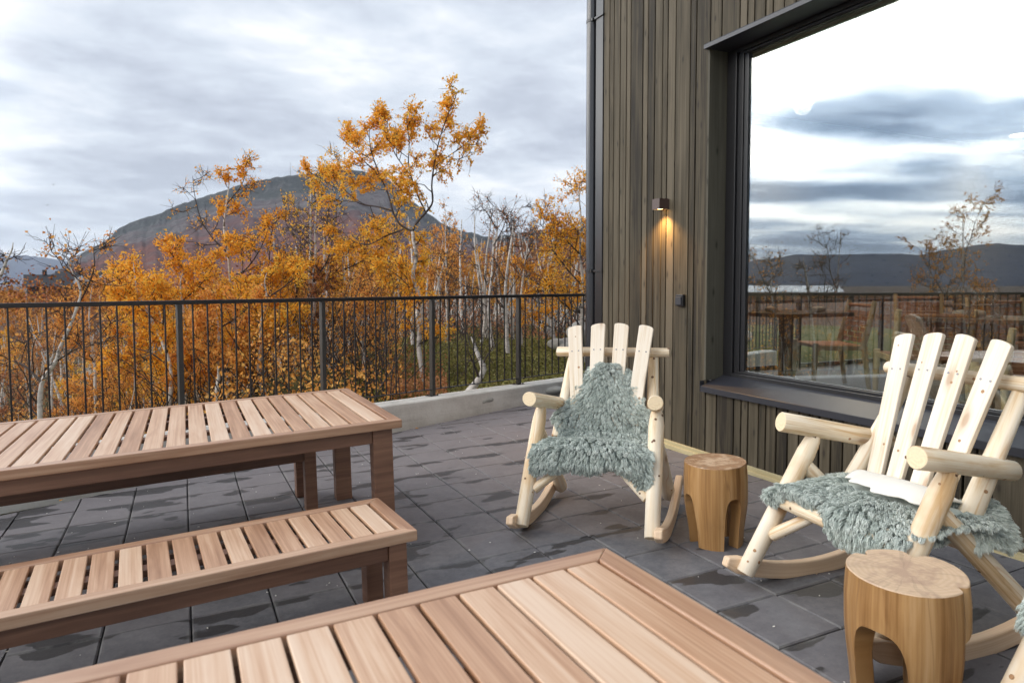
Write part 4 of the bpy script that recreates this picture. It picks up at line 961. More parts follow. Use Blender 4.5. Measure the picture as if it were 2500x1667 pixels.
# ------------------------------------------------------------------ dining room things seen through the glass
FZ = .45
def dining_chair(x, y, ang, label, h=.82, w=.52):
    root = empty('dining_chair', Matrix.Translation((x, y, FZ)) @ Matrix.Rotation(ang, 4, 'Z'), label, 'chair', 'woven leather dining chairs')
    # back is at -y side
    for s in (-1, 1):
        MB().tube([(s*w/2, -.30, h), (s*w/2, -.255, h*.75), (s*w/2, -.21, .44), (s*w/2, -.27, .01)], [.022, .026, .028, .020], 10).build('back_leg', [M['chairwood'], M['chairwood']], root, smooth=True)
        MB().tube([(s*w/2, .22, .45), (s*w/2, .23, .2), (s*w/2, .235, .01)], [.027, .024, .018], 10).build('front_leg', [M['chairwood'], M['chairwood']], root, smooth=True)
        MB().box((s*w/2-.014, -.21, .385), (s*w/2+.014, .22, .43)).build('side_rail', M['chairwood'], root, bevel=.004)
    MB().tube([(-w/2, -.292, h-.045), (w/2, -.292, h-.045)], [.017, .017], 10).build('top_rail', [M['leather'], M['leather']], root, smooth=True)
    MB().box((-w/2+.015, -.2, .40), (w/2-.015, .21, .435)).build('seat', M['leather'], root, bevel=.01)
    nx, nz = 6, 6; cw = (w-.05)/nx; chh = (h-.10-.44)/nz; cellp = None
    for i in range(nx):
        for j in range(nz):
            z0 = .45+j*chh; t = (z0-.44)/(h-.44); yb = -.222-.066*t; pr = .004 if (i+j) % 2 else -.003
            if cellp is None: o = MB().box((0, -.006, 0), (cw-.006, 0, chh-.006)).build('leather_strap', M['leather'], root, bevel=.002, seg=1); cellp = o
            else: o = same_mesh(cellp, root)
            o.location = (-w/2+.027+i*cw, yb-pr, z0); o.rotation_euler = (rad(9), 0, 0)
    return root
def dining_table(x, y, ang, label, s=.8):
    root = empty('dining_table', Matrix.Translation((x, y, FZ)) @ Matrix.Rotation(ang, 4, 'Z'), label, 'table', 'restaurant tables behind the window')
    MB().box((-s/2, -s/2, .71), (s/2, s/2, .745)).build('table_top', M['tablewood'], root, bevel=.003)
    MB().box((-.045, -.045, .03), (.045, .045, .709)).build('table_leg', M['tablewood'], root)
    MB().box((-.28, -.28, .001), (.28, .28, .028)).build('table_base', M['tablewood'], root, bevel=.004)
    return root
def lathe(name, prof, mt, parent, n=20):
    mb = MB()
    for (r0, z0), (r1, z1) in zip(prof[:-1], prof[1:]):
        for k in range(n):
            a, b = 2*math.pi*k/n, 2*math.pi*(k+1)/n
            mb.face([(r0*math.cos(a), r0*math.sin(a), z0), (r0*math.cos(b), r0*math.sin(b), z0), (r1*math.cos(b), r1*math.sin(b), z1), (r1*math.cos(a), r1*math.sin(a), z1)], [(0, 0)]*4)
    o = mb.build(name, mt, parent)
    bmx = bmesh.new(); bmx.from_mesh(o.data); bmesh.ops.remove_doubles(bmx, verts=bmx.verts, dist=1e-5); bmx.to_mesh(o.data); bmx.free()
    o.data.polygons.foreach_set('use_smooth', np.ones(len(o.data.polygons), dtype=bool)); return o
TZ = FZ+.746
def wine(x, y, label, z=TZ):
    r = empty('wine_glass', Matrix.Translation((x, y, z)), label, 'wine glass', 'glasses on the restaurant tables')
    lathe('glass_bowl', [(.004, .10), (.022, .108), (.036, .13), (.041, .155), (.038, .19), (.032, .225), (.0305, .225), (.036, .19), (.039, .155), (.034, .133), (.020, .112), (.001, .106)], M['glass'], r)
    lathe('glass_stem', [(.034, 0.001), (.034, .003), (.008, .007), (.0038, .02), (.0035, .10)], M['glass'], r); return r
def tumbler(x, y, label):
    r = lathe('tumbler', [(.001, .001), (.031, .001), (.036, .085), (.034, .085), (.029, .008), (.001, .007)], M['glass'], None); r.location = (x, y, TZ); return tag(r, label, 'drinking glass', 'glasses on the restaurant tables')
def napkin(x, y, ang, label):
    o = MB().tube([(-.11, 0, .025), (-.05, 0, .028), (.05, 0, .028), (.11, 0, .025)], [.022, .027, .027, .022], 12, squash=1.25).build('napkin', [M['napkin'], M['napkin']], None, smooth=True)
    o.location = (x, y, TZ); o.rotation_euler = (0, 0, ang); return tag(o, label, 'napkin', 'rolled napkins on the restaurant tables')
dining_table(5.04, 4.70, 0, 'dark restaurant table in the window corner nearest the lamp wall')
dining_chair(5.62, 4.72, rad(62), 'woven leather chair right of the corner table behind the glass', .84)
dining_chair(4.62, 5.22, rad(-140), 'woven leather chair at the left window edge, half hidden by the frame', .80)
pt = at(2252, 5.6); dining_chair(pt[0], pt[1], rad(-37), 'woven leather chair with its back to the window behind the nearer rocking chair', .80)
pt = at(2262, 8.2); dining_chair(pt[0], pt[1], rad(140), 'far woven chair seen just over the back of the near window chair', .87, .50)
pt = at(2478, 6.6); dining_chair(pt[0], pt[1], rad(150), 'woven leather chair beyond the glasses at the right photo edge', .86)
pt = at(2530, 4.6); dining_chair(pt[0], pt[1], rad(-37), 'woven leather chair cut off by the right photo edge', .72)
t2 = at(2420, 5.3); dining_table(t2[0], t2[1], rad(20), 'dark restaurant table set with tall wine glasses behind the right rocking chair')
t3 = at(2345, 8.6); dining_table(t3[0], t3[1], rad(10), 'far restaurant table with wine glasses deep in the room')
wine(4.86, 4.62, 'left wine glass of the pair on the corner table'); wine(4.95, 4.52, 'right wine glass of the pair on the corner table')
tumbler(4.76, 4.80, 'water tumbler left of the wine glasses on the corner table'); tumbler(5.03, 4.44, 'water tumbler right of the wine glasses on the corner table')
napkin(4.77, 4.62, rad(60), 'rolled napkin on the left half of the corner table'); napkin(5.14, 4.44, rad(20), 'rolled napkin on the right half of the corner table')
for (qx, dq, lb) in ((2386, 5.1, 'leftmost tall wine glass on the table at right'), (2402, 5.35, 'second tall wine glass on the table at right'), (2424, 5.05, 'third tall wine glass on the table at right'), (2318, 8.4, 'left wine glass on the far table in the room'), (2352, 8.5, 'right wine glass on the far table in the room')):
    q = at(qx, dq); wine(q[0], q[1], lb)
q = at(2368, 5.1); tumbler(q[0], q[1], 'tumbler left of the three tall wine glasses'); q = at(2440, 5.2); tumbler(q[0], q[1], 'tumbler right of the three tall wine glasses')
q = at(2368, 5.35); napkin(q[0], q[1], rad(-30), 'rolled pale napkin behind the tall wine glasses')
for k, (qx, qy, lb) in enumerate(((1958, 256, 'glowing round ceiling light seen high in the window reflection at left'), (2489, 331, 'glowing round ceiling light at the right photo edge behind the glass'))):
    d = RM @ np.array([(qx-PCX)/FPX, 1, -(qy-PCY)/FPX]); t = (3.352-CAMZ)/d[2]; p = d*t
    dl = empty('ceiling_light', Matrix.Translation((p[0], p[1], 3.352)), lb, 'ceiling light', 'round downlights in the restaurant ceiling')
    MB().tube([(0, 0, 0), (0, 0, -.004)], [.10, .10], 28).build('light_disc', M['down'], dl)
    sp_ = bpy.data.lights.new('downlight_beam', 'SPOT'); sp_.energy = 200; sp_.color = (1, .80, .60); sp_.spot_size = rad(165); sp_.spot_blend = 1.0; sp_.shadow_soft_size = .09
    so_ = bpy.data.objects.new('downlight_beam', sp_); COL.objects.link(so_); so_.parent = dl; so_.location = (0, 0, -.02)
# ------------------------------------------------------------------ trees
def tube_batch(paths, K):
    """paths: list of (points(n,3), radii(n)); returns V,F"""
    V = []; F = []; b = 0
    ang = np.arange(K)*2*math.pi/K; ca, sa = np.cos(ang), np.sin(ang)
    for pts, r in paths:
        n = len(pts); t = np.gradient(pts, axis=0); t /= np.linalg.norm(t, axis=1, keepdims=True)+1e-9
        a = np.array([0.31, .17, .2]) if abs(t[0][2]) > .5 else np.array([0, .1, 1.])
        u = np.cross(t, a); u /= np.linalg.norm(u, axis=1, keepdims=True)+1e-9; w = np.cross(t, u)
        ring = pts[:, None, :]+(u[:, None, :]*ca[None, :, None]+w[:, None, :]*sa[None, :, None])*np.asarray(r)[:, None, None]
        V.append(ring.reshape(-1, 3))
        i = np.arange(n-1)[:, None]*K; k = np.arange(K)[None]; k2 = (k+1) % K
        F.append(np.stack([i+k, i+k2, i+K+k2, i+K+k], -1).reshape(-1, 4)+b); b += n*K
    return np.concatenate(V), np.concatenate(F)
def leaves_mesh(P, size, rs):
    n = len(P); a = rs.normal(0, 1, (n, 3)); a /= np.linalg.norm(a, axis=1, keepdims=True); a[:, 2] = a[:, 2]*.8-.3
    b = np.cross(a, rs.normal(0, 1, (n, 3))); b /= np.linalg.norm(b, axis=1, keepdims=True)+1e-9
    s = (size*rs.uniform(.6, 1.3, n))[:, None]; c = np.cross(a, b)*.18
    V = np.stack([P-a*s*.5, P+b*s*.42+c*s, P+a*s*.5, P-b*s*.42+c*s], 1).reshape(-1, 3)
    F = np.arange(4*n).reshape(n, 4); return V, F
def polyline(p0, d, L, n, rs, kink=.18, up=.15):
    pts = [np.array(p0, float)]; d = np.array(d, float); d /= np.linalg.norm(d)
    for i in range(n):
        d = d+rs.normal(0, kink, 3); d[2] += up; d /= np.linalg.norm(d); pts.append(pts[-1]+d*L/n)
    return np.array(pts)
def grow(limbs, rs, n1=7, n2=5, n3=3, l1=.30, leaf_n=2500, bare_above=None, twig_len=.22, H=4.0, spread=.9, up=.10, sub_from=.16):
    """limbs: list of (pts, r0, r1). returns trunk paths, branch paths, leaf points"""
    trunk = []; br = []; tips = []
    wts = []
    for li, lb_ in enumerate(limbs):
        pts, r0, r1 = lb_[:3]; lw_ = lb_[3] if len(lb_) > 3 else 1.0
        n = len(pts); rd = np.linspace(r0, r1, n)*(1+.10*np.sin(np.arange(n)*1.7+li)); (trunk if r0 > .0305 else br).append((pts, rd))
        seg = np.linalg.norm(np.diff(pts, axis=0), axis=1); LL = seg.sum(); cum = np.concatenate([[0], np.cumsum(seg)])/LL
        n1e = max(3, int(round(n1*min(1.25, LL/1.5))))
        for k in range(n1e):
            t = sub_from+(1-sub_from)*(k+rs.uniform(0, 1))/n1e
            if li == 0: t = max(t, .30)
            t = min(t, .98)
            p = np.array([np.interp(t, cum, pts[:, c]) for c in range(3)]); i = min(n-2, int(np.searchsorted(cum, t))-1 if t > 0 else 0)
            ax = pts[i+1]-pts[i]; ax /= np.linalg.norm(ax)
            side = rs.normal(0, 1, 3); side -= ax*(side@ax); side /= np.linalg.norm(side)
            L1 = H*l1*(1.2-.85*t)*rs.uniform(.7, 1.25)*min(1.0, .35+LL/2.2); rr_ = max(.003, (r0*(1-t)+r1*t)*.55)
            q1 = polyline(p, ax*.45+side*spread, L1, 6, rs, .20, up); br.append((q1, np.linspace(max(rr_, .006), .0045, 7)))
            for a in range(n2):
                f_ = rs.uniform(.25, 1.0); j = min(5, int(f_*6)); p2_ = q1[j]+(q1[j+1]-q1[j])*(f_*6-j)
                s2 = rs.normal(0, 1, 3); ax2 = q1[j+1]-q1[j]; ax2 /= np.linalg.norm(ax2)
                q2 = polyline(p2_, ax2*.6+s2*.6, L1*rs.uniform(.3, .55), 4, rs, .25, up); br.append((q2, np.linspace(.0050, .0026, 5))); tips.append(q2); wts.append(lw_)
                for b in range(n3):
                    f3 = rs.uniform(.2, 1.0); j3 = min(3, int(f3*4)); p3_ = q2[j3]+(q2[j3+1]-q2[j3])*(f3*4-j3)
                    q3 = polyline(p3_, (q2[-1]-q2[0])/np.linalg.norm(q2[-1]-q2[0])*.6+rs.normal(0, .6, 3), twig_len*rs.uniform(.6, 1.3), 2, rs, .25, .0); br.append((q3, np.array([.0032, .0026, .0018]))); tips.append(q3); wts.append(lw_)
    T = []
    if leaf_n and tips:
        # crowns are clumpy: some twigs carry many leaves, some hardly any
        w = (rs.uniform(0, 1, len(tips))**1.1+.05)*np.array(wts); w /= w.sum()
        cnt = rs.multinomial(leaf_n, w)
        for q, c in zip(tips, cnt):
            if c == 0: continue
            f_ = rs.uniform(.1, 1, c)*(len(q)-1); j = np.minimum(f_.astype(int), len(q)-2); fr_ = (f_-j)[:, None]
            T.append(q[j]*(1-fr_)+q[j+1]*fr_+rs.normal(0, .022, (c, 3)))
    return trunk, br, (np.concatenate(T) if T else np.zeros((0, 3)))
def tree_obj(name, base, parts, leafm, leaf_size, rs, label, cat='tree', group=None):
    trunk, br, T = parts
    root = empty(name, Matrix.Translation(base), label, cat, group)
    b = np.array(base)
    if trunk: V, F = tube_batch(trunk, 8); np_mesh('trunk', V-b, F, M['bark'], root, smooth=True)
    if br: V, F = tube_batch(br, 3); np_mesh('branches', V-b, F, M['twig'], root)
    if len(T): V, F = leaves_mesh(T-b, leaf_size, rs); np_mesh('crown', V, F, leafm, root)
    return root
def px_limb(pts, depth, dz=0.0, jit=None, base=None):
    """limb along photo pixels; depth drifts by dz from first to last point"""
    out = []
    for i, (x, y) in enumerate(pts):
        t = i/(len(pts)-1); out.append(at(x, depth+dz*t, py=y))
    out = np.array(out)
    # refine
    n = len(out); tt = np.linspace(0, n-1, n*3); fine = np.stack([np.interp(tt, np.arange(n), out[:, c]) for c in range(3)], 1)
    k = fine.copy(); k[1:-1] = (fine[:-2]+fine[1:-1]*2+fine[2:])/4
    return k
# the tall golden birch
rs = np.random.default_rng(21); D = 9.6
gb = at(1040, D); gz = float(ground_z(gb[0], gb[1])); ybase = 692+(CAMZ-gz)/D*FPX
L_ = [(px_limb([(1042, ybase+6), (1036, 955), (1028, 897), (1020, 833), (1031, 757), (1023, 726), (1005, 667), (1018, 631), (1011, 598), (1007, 565)], D), .034, .024),
      (px_limb([(1007, 565), (1016, 545), (1040, 520), (1058, 496), (1053, 456), (1058, 412), (1067, 362), (1085, 300), (1105, 255), (1118, 222)], D, -.3), .021, .004),
      (px_limb([(1007, 565), (976, 550), (958, 515), (948, 470), (925, 425), (893, 398), (874, 376), (842, 345), (822, 330)], D, .6), .019, .004),
      (px_limb([(1040, 520), (1020, 480), (1003, 430), (996, 400), (1000, 345), (992, 300), (998, 255)], D, -.5), .014, .003),
      (px_limb([(1058, 412), (1090, 385), (1125, 362), (1160, 330), (1180, 322)], D, -.4), .012, .003),
      (px_limb([(958, 515), (925, 505), (880, 500), (835, 470), (790, 440), (745, 415)], D, .9), .014, .003),
      (px_limb([(925, 425), (905, 370), (900, 320), (912, 280)], D, .3), .012, .003),
      (px_limb([(1003, 430), (965, 380), (945, 330), (947, 275)], D, .2), .011, .003),
      (px_limb([(985, 560), (945, 575), (900, 600), (860, 590), (830, 560)], D, .6), .016, .004),
      (px_limb([(1031, 757), (1000, 700), (965, 668), (935, 650)], D, -.4), .012, .003)]
parts = grow(L_, rs, n1=8, n2=5, n3=3, l1=.125, leaf_n=21000, H=3.7, twig_len=.16, spread=.8)
tree_obj('birch_tree', (gb[0], gb[1], gz), parts, M['leaf_y'], .034, rs, 'tallest golden birch with a crooked white trunk, standing clear of the mountain')
# the dense orange birch left of it
rs = np.random.default_rng(22); D = 10.2; gb = at(560, D); gz = float(ground_z(gb[0], gb[1])); yb = 692+(CAMZ-gz)/D*FPX
L_ = [(px_limb([(556, yb), (560, 950), (556, 850), (575, 760), (562, 690), (558, 620), (545, 560), (552, 500), (560, 450), (556, 400)], D), .036, .004),
      (px_limb([(556, 850), (600, 800), (640, 730), (655, 660), (660, 590), (668, 540)], D, .4), .024, .004, .6),
      (px_limb([(575, 760), (520, 720), (470, 690), (440, 650), (425, 605)], D, -.5), .022, .004),
      (px_limb([(558, 620), (520, 585), (490, 540), (475, 480), (470, 430)], D, .2), .016, .003, .10),
      (px_limb([(562, 690), (610, 650), (640, 600), (655, 560)], D, -.3), .016, .003, .6),
      (px_limb([(552, 500), (590, 455), (600, 420), (598, 405)], D, .1), .010, .003, .35),
      (px_limb([(556, 850), (520, 820), (490, 780), (470, 740)], D, -.3), .016, .003), (px_limb([(575, 760), (630, 740), (680, 700), (700, 660)], D, .2), .014, .003), (px_limb([(560, 950), (600, 900), (640, 880)], D, -.2), .014, .003)]
parts = grow(L_, rs, n1=9, n2=5, n3=3, l1=.15, leaf_n=14000, H=4.2, twig_len=.16)
tree_obj('birch_tree', (gb[0], gb[1], gz), parts, M['leaf_y'], .034, rs, 'broad orange-leaved birch with a thin pointed top in front of the mountain slope')
# smaller golden birch further left
rs = np.random.default_rng(23); D = 8.8; gb = at(335, D); gz = float(ground_z(gb[0], gb[1])); yb = 692+(CAMZ-gz)/D*FPX
L_ = [(px_limb([(345, yb), (415, 1000), (420, 900), (395, 830), (365, 770), (335, 720), (330, 680), (325, 640)], D), .031, .004),
      (px_limb([(365, 770), (320, 735), (280, 700), (262, 660)], D, .3), .014, .003),
      (px_limb([(395, 830), (400, 760), (390, 700), (372, 670)], D, -.4), .014, .003),
      (px_limb([(420, 900), (370, 860), (330, 850), (290, 830)], D, .4), .014, .003)]
parts = grow(L_, rs, n1=8, n2=5, n3=3, l1=.15, leaf_n=11000, H=3.8, twig_len=.16)
tree_obj('birch_tree', (gb[0], gb[1], gz), parts, M['leaf_y'], .032, rs, 'low spreading golden birch whose crown reaches just above the railing at left')
def gold(px_, D, topx, topy, seed, label, leaf_n, lm='leaf_y', w=70, size=.034):
    rs = np.random.default_rng(seed); g = at(px_, D); z = float(ground_z(g[0], g[1])); yb = 692+(CAMZ-z)/D*FPX
    h = yb-topy; mid = [(px_+(topx-px_)*t+rs.uniform(-12, 12), yb-h*t) for t in (0, .2, .4, .6, .8, .92, 1)]
    L_ = [(px_limb(mid, D), .034, .004)]
    for k in range(4):
        t = .28+.15*k; sgn = 1 if k % 2 else -1; x0 = px_+(topx-px_)*t; y0 = yb-h*t; q = mid[1+k]
        L_.append((px_limb([q, (q[0]+sgn*w*.5, q[1]-h*.07), (q[0]+sgn*w, q[1]-h*.17), (q[0]+sgn*w*1.2, q[1]-h*.26)], D, rs.uniform(-.6, .6)), .014, .003))
    parts = grow(L_, rs, n1=8, n2=5, n3=3, l1=.14, leaf_n=leaf_n, H=3.8, twig_len=.16)
    tree_obj('birch_tree', (g[0], g[1], z), parts, M[lm], size, rs, label)
gold(455, 9.6, 450, 655, 71, 'golden birch filling the gap left of the pointed-top birch', 7000)
gold(640, 9.2, 650, 665, 72, 'golden birch right behind the pointed-top birch, lower crown', 6000)
gold(820, 11.0, 850, 600, 73, 'yellow birch whose crown sits under the tallest birch', 6500, w=90)
gold(745, 12.0, 760, 405, 74, 'birch with orange tufts against the mountain top, left of the tallest birch', 1700, w=60)
gold(540, 8.6, 520, 745, 75, 'low orange birch behind the bars, in front of the pointed-top birch', 8000, 'leaf_o')
gold(230, 10.5, 225, 690, 76, 'orange birch behind the bars at left with its top at the rail', 7000, 'leaf_o')
gold(1350, 13.5, 1340, 610, 77, 'yellow birch low behind the slim white trunks near the downpipe', 6500)
# leaning white trunks behind the bars at left
rs = np.random.default_rng(24); D = 7.6; gb = at(105, D); gz = float(ground_z(gb[0], gb[1])); yb = 692+(CAMZ-gz)/D*FPX
L_ = [(px_limb([(100, yb), (97, 1000), (100, 930), (140, 880), (145, 850), (170, 800), (190, 745), (200, 710), (175, 660), (160, 620)], D), .0315, .005),
      (px_limb([(190, 745), (215, 700), (232, 650), (228, 610), (232, 590)], D, .3), .012, .002),
      (px_limb([(100, 930), (60, 890), (30, 880), (-20, 900)], D, .4), .018, .003),
      (px_limb([(140, 880), (185, 850), (225, 845), (260, 800)], D, -.3), .012, .002),
      (px_limb([(170, 660), (150, 630), (155, 610)], D, .1), .006, .002)]
parts = grow(L_, rs, n1=8, n2=5, n3=3, l1=.15, leaf_n=900, H=3.6, twig_len=.20)
tree_obj('birch_tree', (gb[0], gb[1], gz), parts, M['leaf_o'], .036, rs, 'almost bare birch with a white trunk leaning right behind the left bars')
rs = np.random.default_rng(25); D = 7.2; gb = at(-60, D); gz = float(ground_z(gb[0], gb[1])); yb = 692+(CAMZ-gz)/D*FPX
L_ = [(px_limb([(-70, yb), (-65, 950), (-50, 850), (-30, 760), (-12, 700), (5, 665), (14, 640), (30, 610), (32, 592)], D), .035, .004), (px_limb([(5, 665), (-10, 640), (5, 610)], D, .1), .008, .002)]
parts = grow(L_, rs, n1=9, n2=4, n3=3, l1=.10, leaf_n=60, H=3.4, twig_len=.12)
tree_obj('birch_tree', (gb[0], gb[1], gz), parts, M['leaf_o'], .03, rs, 'bare dark birch reaching in from the left photo edge')
# dark twiggy bare tree between the two golden ones
def bare_dark(px_, D, tops, seed, label, leaf_n=500, lm='leaf_y', n1=9, trunk=.040):
    rs = np.random.default_rng(seed); gb = at(px_, D); gz = float(ground_z(gb[0], gb[1])); yb = 692+(CAMZ-gz)/D*FPX
    L_ = [(px_limb([(px_, yb)]+tops[0], D), max(.031, trunk*.85), .005)]
    for t in tops[1:]: L_.append((px_limb(t, D, rs.uniform(-.5, .5)), .018, .003))
    parts = grow(L_, rs, n1=n1, n2=5, n3=4, l1=.21, leaf_n=leaf_n, H=3.8, twig_len=.22, spread=.7)
    tree_obj('birch_tree', (gb[0], gb[1], gz), parts, M[lm], .036, rs, label)
bare_dark(760, 10.8, [[(762, 930), (755, 840), (770, 760), (762, 690), (772, 620), (768, 560), (775, 500), (770, 460)], [(755, 840), (730, 780), (722, 700), (735, 600), (728, 520)], [(762, 690), (800, 640), (812, 580), (822, 520)]], 31, 'dark twiggy birch with few leaves, just left of the tallest one', 700)
bare_dark(690, 11.5, [[(690, 980), (672, 930), (640, 890), (655, 850), (672, 780), (690, 700), (700, 640)], [(655, 850), (620, 820), (600, 780)]], 32, 'crooked grey trunk with sparse leaves behind the bars left of the tallest birch', 1500)
# white trunks in the right half
bare_dark(930, 12.0, [[(940, 880), (945, 820), (946, 700), (950, 600), (955, 520)], [(946, 700), (905, 640), (880, 590)], [(945, 820), (975, 760), (990, 720)]], 33, 'slim white birch directly left of the tallest birch trunk', 1800)
bare_dark(900, 10.0, [[(893, 925), (885, 850), (880, 800), (900, 740), (915, 690)], [(885, 850), (860, 800), (850, 740)]], 34, 'short birch with orange leaves low behind the bars, left of centre', 2300, 'leaf_o')
bare_dark(1205, 13.0, [[(1196, 800), (1192, 740), (1200, 680), (1205, 600), (1215, 560), (1212, 500)], [(1205, 600), (1228, 560), (1238, 525)], [(1212, 560), (1190, 520), (1170, 500)]], 35, 'bare-topped white birch, leftmost of the slim row before the pipe', 150, 'leaf_r', 7, .042)
bare_dark(1170, 13.6, [[(1180, 820), (1185, 760), (1178, 690), (1168, 640), (1163, 580)]], 36, 'dead birch snag with a pale broken top left of the slim row', 60, 'leaf_r', 5, .040)
bare_dark(1240, 12.6, [[(1236, 790), (1232, 720), (1240, 640), (1250, 580), (1255, 530), (1278, 500)], [(1250, 580), (1242, 540), (1236, 520)]], 37, 'white birch whose bare top bends right, middle of the slim row', 250, 'leaf_r', 6, .044)
bare_dark(1275, 13.5, [[(1270, 800), (1272, 720), (1282, 640), (1295, 560), (1320, 530), (1335, 515)], [(1282, 640), (1300, 600), (1290, 560)]], 38, 'slim white birch with thin rusty twigs, rightmost of the row', 500, 'leaf_r', 7, .036)
bare_dark(1440, 11.5, [[(1425, 900), (1418, 800), (1425, 700), (1415, 620), (1420, 540), (1412, 470), (1418, 430)], [(1425, 700), (1385, 660), (1350, 610), (1330, 560), (1312, 540)], [(1418, 800), (1380, 740), (1340, 690)], [(1415, 620), (1385, 590), (1360, 560)]], 39, 'yellow-orange birch partly hidden behind the black downpipe', 5200, 'leaf_y', 10, .045)
bare_dark(1130, 8.6, [[(1186, 905), (1168, 870), (1158, 840), (1150, 822)]], 40, 'broken leaning birch stump on the mossy slope', 0, 'leaf_r', 0, .060)
# trees only mirrored in the window (beyond the left end of the railing)
rs = np.random.default_rng(50)
def world_tree(x, y, H, seed, label, lm, leaf_n, sub=9, spruce=False):
    rs = np.random.default_rng(seed); z = float(ground_z(x, y)); p = polyline((x, y, z-.05), (rs.normal(0, .08), rs.normal(0, .08), 1), H, 10, rs, .06, .35)
    L_ = [(p, .045, .006)]
    for k in range(3):
        j = 3+k*2; L_.append((polyline(p[j], (rs.normal(0, .6), rs.normal(0, .6), .9), H*.4, 6, rs, .12, .2), .018, .003))
    parts = grow(L_, rs, n1=sub, n2=4, n3=3, l1=.16, leaf_n=leaf_n, H=H, twig_len=.2)
    return tree_obj('birch_tree', (x, y, z), parts, M[lm], .042, rs, label)
def mirror_pt(px_, depth):
    p = at(px_, depth); return 2*4.052-p[0], p[1]
x, y = mirror_pt(2022, 17.0); world_tree(x, y, 4.9, 51, 'slender bare tree mirrored in the window above the corner table', 'leaf_r', 300)
x, y = mirror_pt(2365, 17.0); world_tree(x, y, 5.3, 52, 'leafy birch mirrored in the right half of the window', 'leaf_o', 4200, 10)
x, y = mirror_pt(2270, 18.0); world_tree(x, y, 4.4, 54, 'thin sparse birch mirrored left of the leafy one in the window', 'leaf_o', 900, 8)
x, y = mirror_pt(1835, 15.0); world_tree(x, y, 4.4, 53, 'dark bare tree mirrored at the left edge of the window', 'leaf_r', 100)
# forest: variants copied as individuals
variants = []
vspec = [('leaf_o', 3600, .9), ('leaf_r', 2600, 1.0), ('leaf_y', 3800, .85), ('leaf_o', 3000, 1.1), ('leaf_r', 500, 1.0), ('leaf_y', 3000, .9), ('leaf_o', 900, 1.0), ('leaf_r', 3000, .8)]
vlab = {'leaf_o': 'orange-leaved birch in the thicket beyond the railing', 'leaf_r': 'rust-brown birch in the thicket beyond the railing', 'leaf_y': 'yellow-gold birch in the thicket beyond the railing'}
for k, (lm, ln_, wd_) in enumerate(vspec):
    rs = np.random.default_rng(100+k); p = polyline((0, 0, -.1), (rs.normal(0, .15), rs.normal(0, .15), 1), 3.6, 9, rs, .11, .3); L_ = [(p, .042, .006)]
    for q in range(4):
        j = 2+q; L_.append((polyline(p[j], (rs.normal(0, .7), rs.normal(0, .7), .9), 1.7, 6, rs, .15, .15), .017, .003))
    parts = grow(L_, rs, n1=7, n2=4, n3=3, l1=.17, leaf_n=ln_, H=3.6, twig_len=.22, spread=wd_)
    v = tree_obj('birch_tree', (0, 0, 0), parts, M[lm], .052, rs, vlab[lm], group='birches of the autumn thicket'); v['lm'] = k; variants.append(v)
used = [False]*len(variants); rt = random.Random(77); placed = []
def put(px_, D, sc, k):
    p = at(px_, D); z = float(ground_z(p[0], p[1])); v = variants[k]
    if used[k]: v = clone(v)
    used[k] = True
    v.matrix_world = Matrix.Translation((p[0], p[1], z)) @ Matrix.Rotation(rt.uniform(0, 6.28), 4, 'Z') @ Matrix.Diagonal((sc, sc, sc*rt.uniform(.9, 1.1), 1))
    kind = ('orange-leaved', 'rust-brown', 'yellow-gold', 'tall orange', 'nearly leafless', 'low yellow', 'thin orange', 'small russet')[k]
    place = 'at the left end of the railing' if px_ < 330 else 'left of the tallest birch' if px_ < 820 else 'behind the tallest birch' if px_ < 1120 else 'near the downpipe'
    v['label'] = kind+' birch '+('close behind' if D < 15 else 'some way beyond' if D < 30 else 'far beyond')+' the bars, '+place
    v['group'] = kind+' birches of the thicket'
def pick(px_, D):
    if px_ < 260: w = [4, 3, 1, 3, 1, .5, 2, 3]
    elif px_ < 900: w = [3, 2, 3, 3, 1, 3, 2, 1.5]
    elif px_ < 1150: w = [3, 3, .7, 3, 3, .5, 3, 2]
    else: w = [2, 4, 1, 2, 3, 2, 2, 4]
    return rt.choices(range(8), w)[0]
for D, n, lo_p, hi_p, s0, s1 in ((9.5, 9, -200, 820, .42, .62), (12.5, 12, -250, 900, .50, .70), (16, 15, -250, 1450, .58, .80), (20, 17, -250, 1480, .68, .9), (26, 20, -200, 1480, .75, 1.0), (34, 24, -150, 1480, .9, 1.2), (46, 28, -100, 1480, 1.0, 1.3), (62, 34, -80, 1480, 1.0, 1.4)):
    for i in range(n):
        px_ = lo_p+(hi_p-lo_p)*(i+rt.uniform(0, 1))/n; d_ = D*rt.uniform(.88, 1.14)
        sc = rt.uniform(s0, s1)
        if px_ < 350: sc *= .82 if D > 14 else .9
        put(px_, d_, sc, pick(px_, d_))
# mirrored west side
for D, n in ((14, 7), (20, 9), (30, 12)):
    for i in range(n):
        px_ = 1750+(2700-1750)*(i+rt.uniform(0, 1))/n; x, y = mirror_pt(px_, D*rt.uniform(.9, 1.1)); k = rt.choice([1, 4, 6, 3]); z = float(ground_z(x, y)); v = clone(variants[k]); sc = rt.uniform(.42, .62)
        v['label'] = 'low rusty birch west of the patio, mirrored in the window'; v['group'] = 'low birches mirrored in the window'
        v.matrix_world = Matrix.Translation((x, y, z)) @ Matrix.Rotation(rt.uniform(0, 6.28), 4, 'Z') @ Matrix.Diagonal((sc, sc, sc, 1))
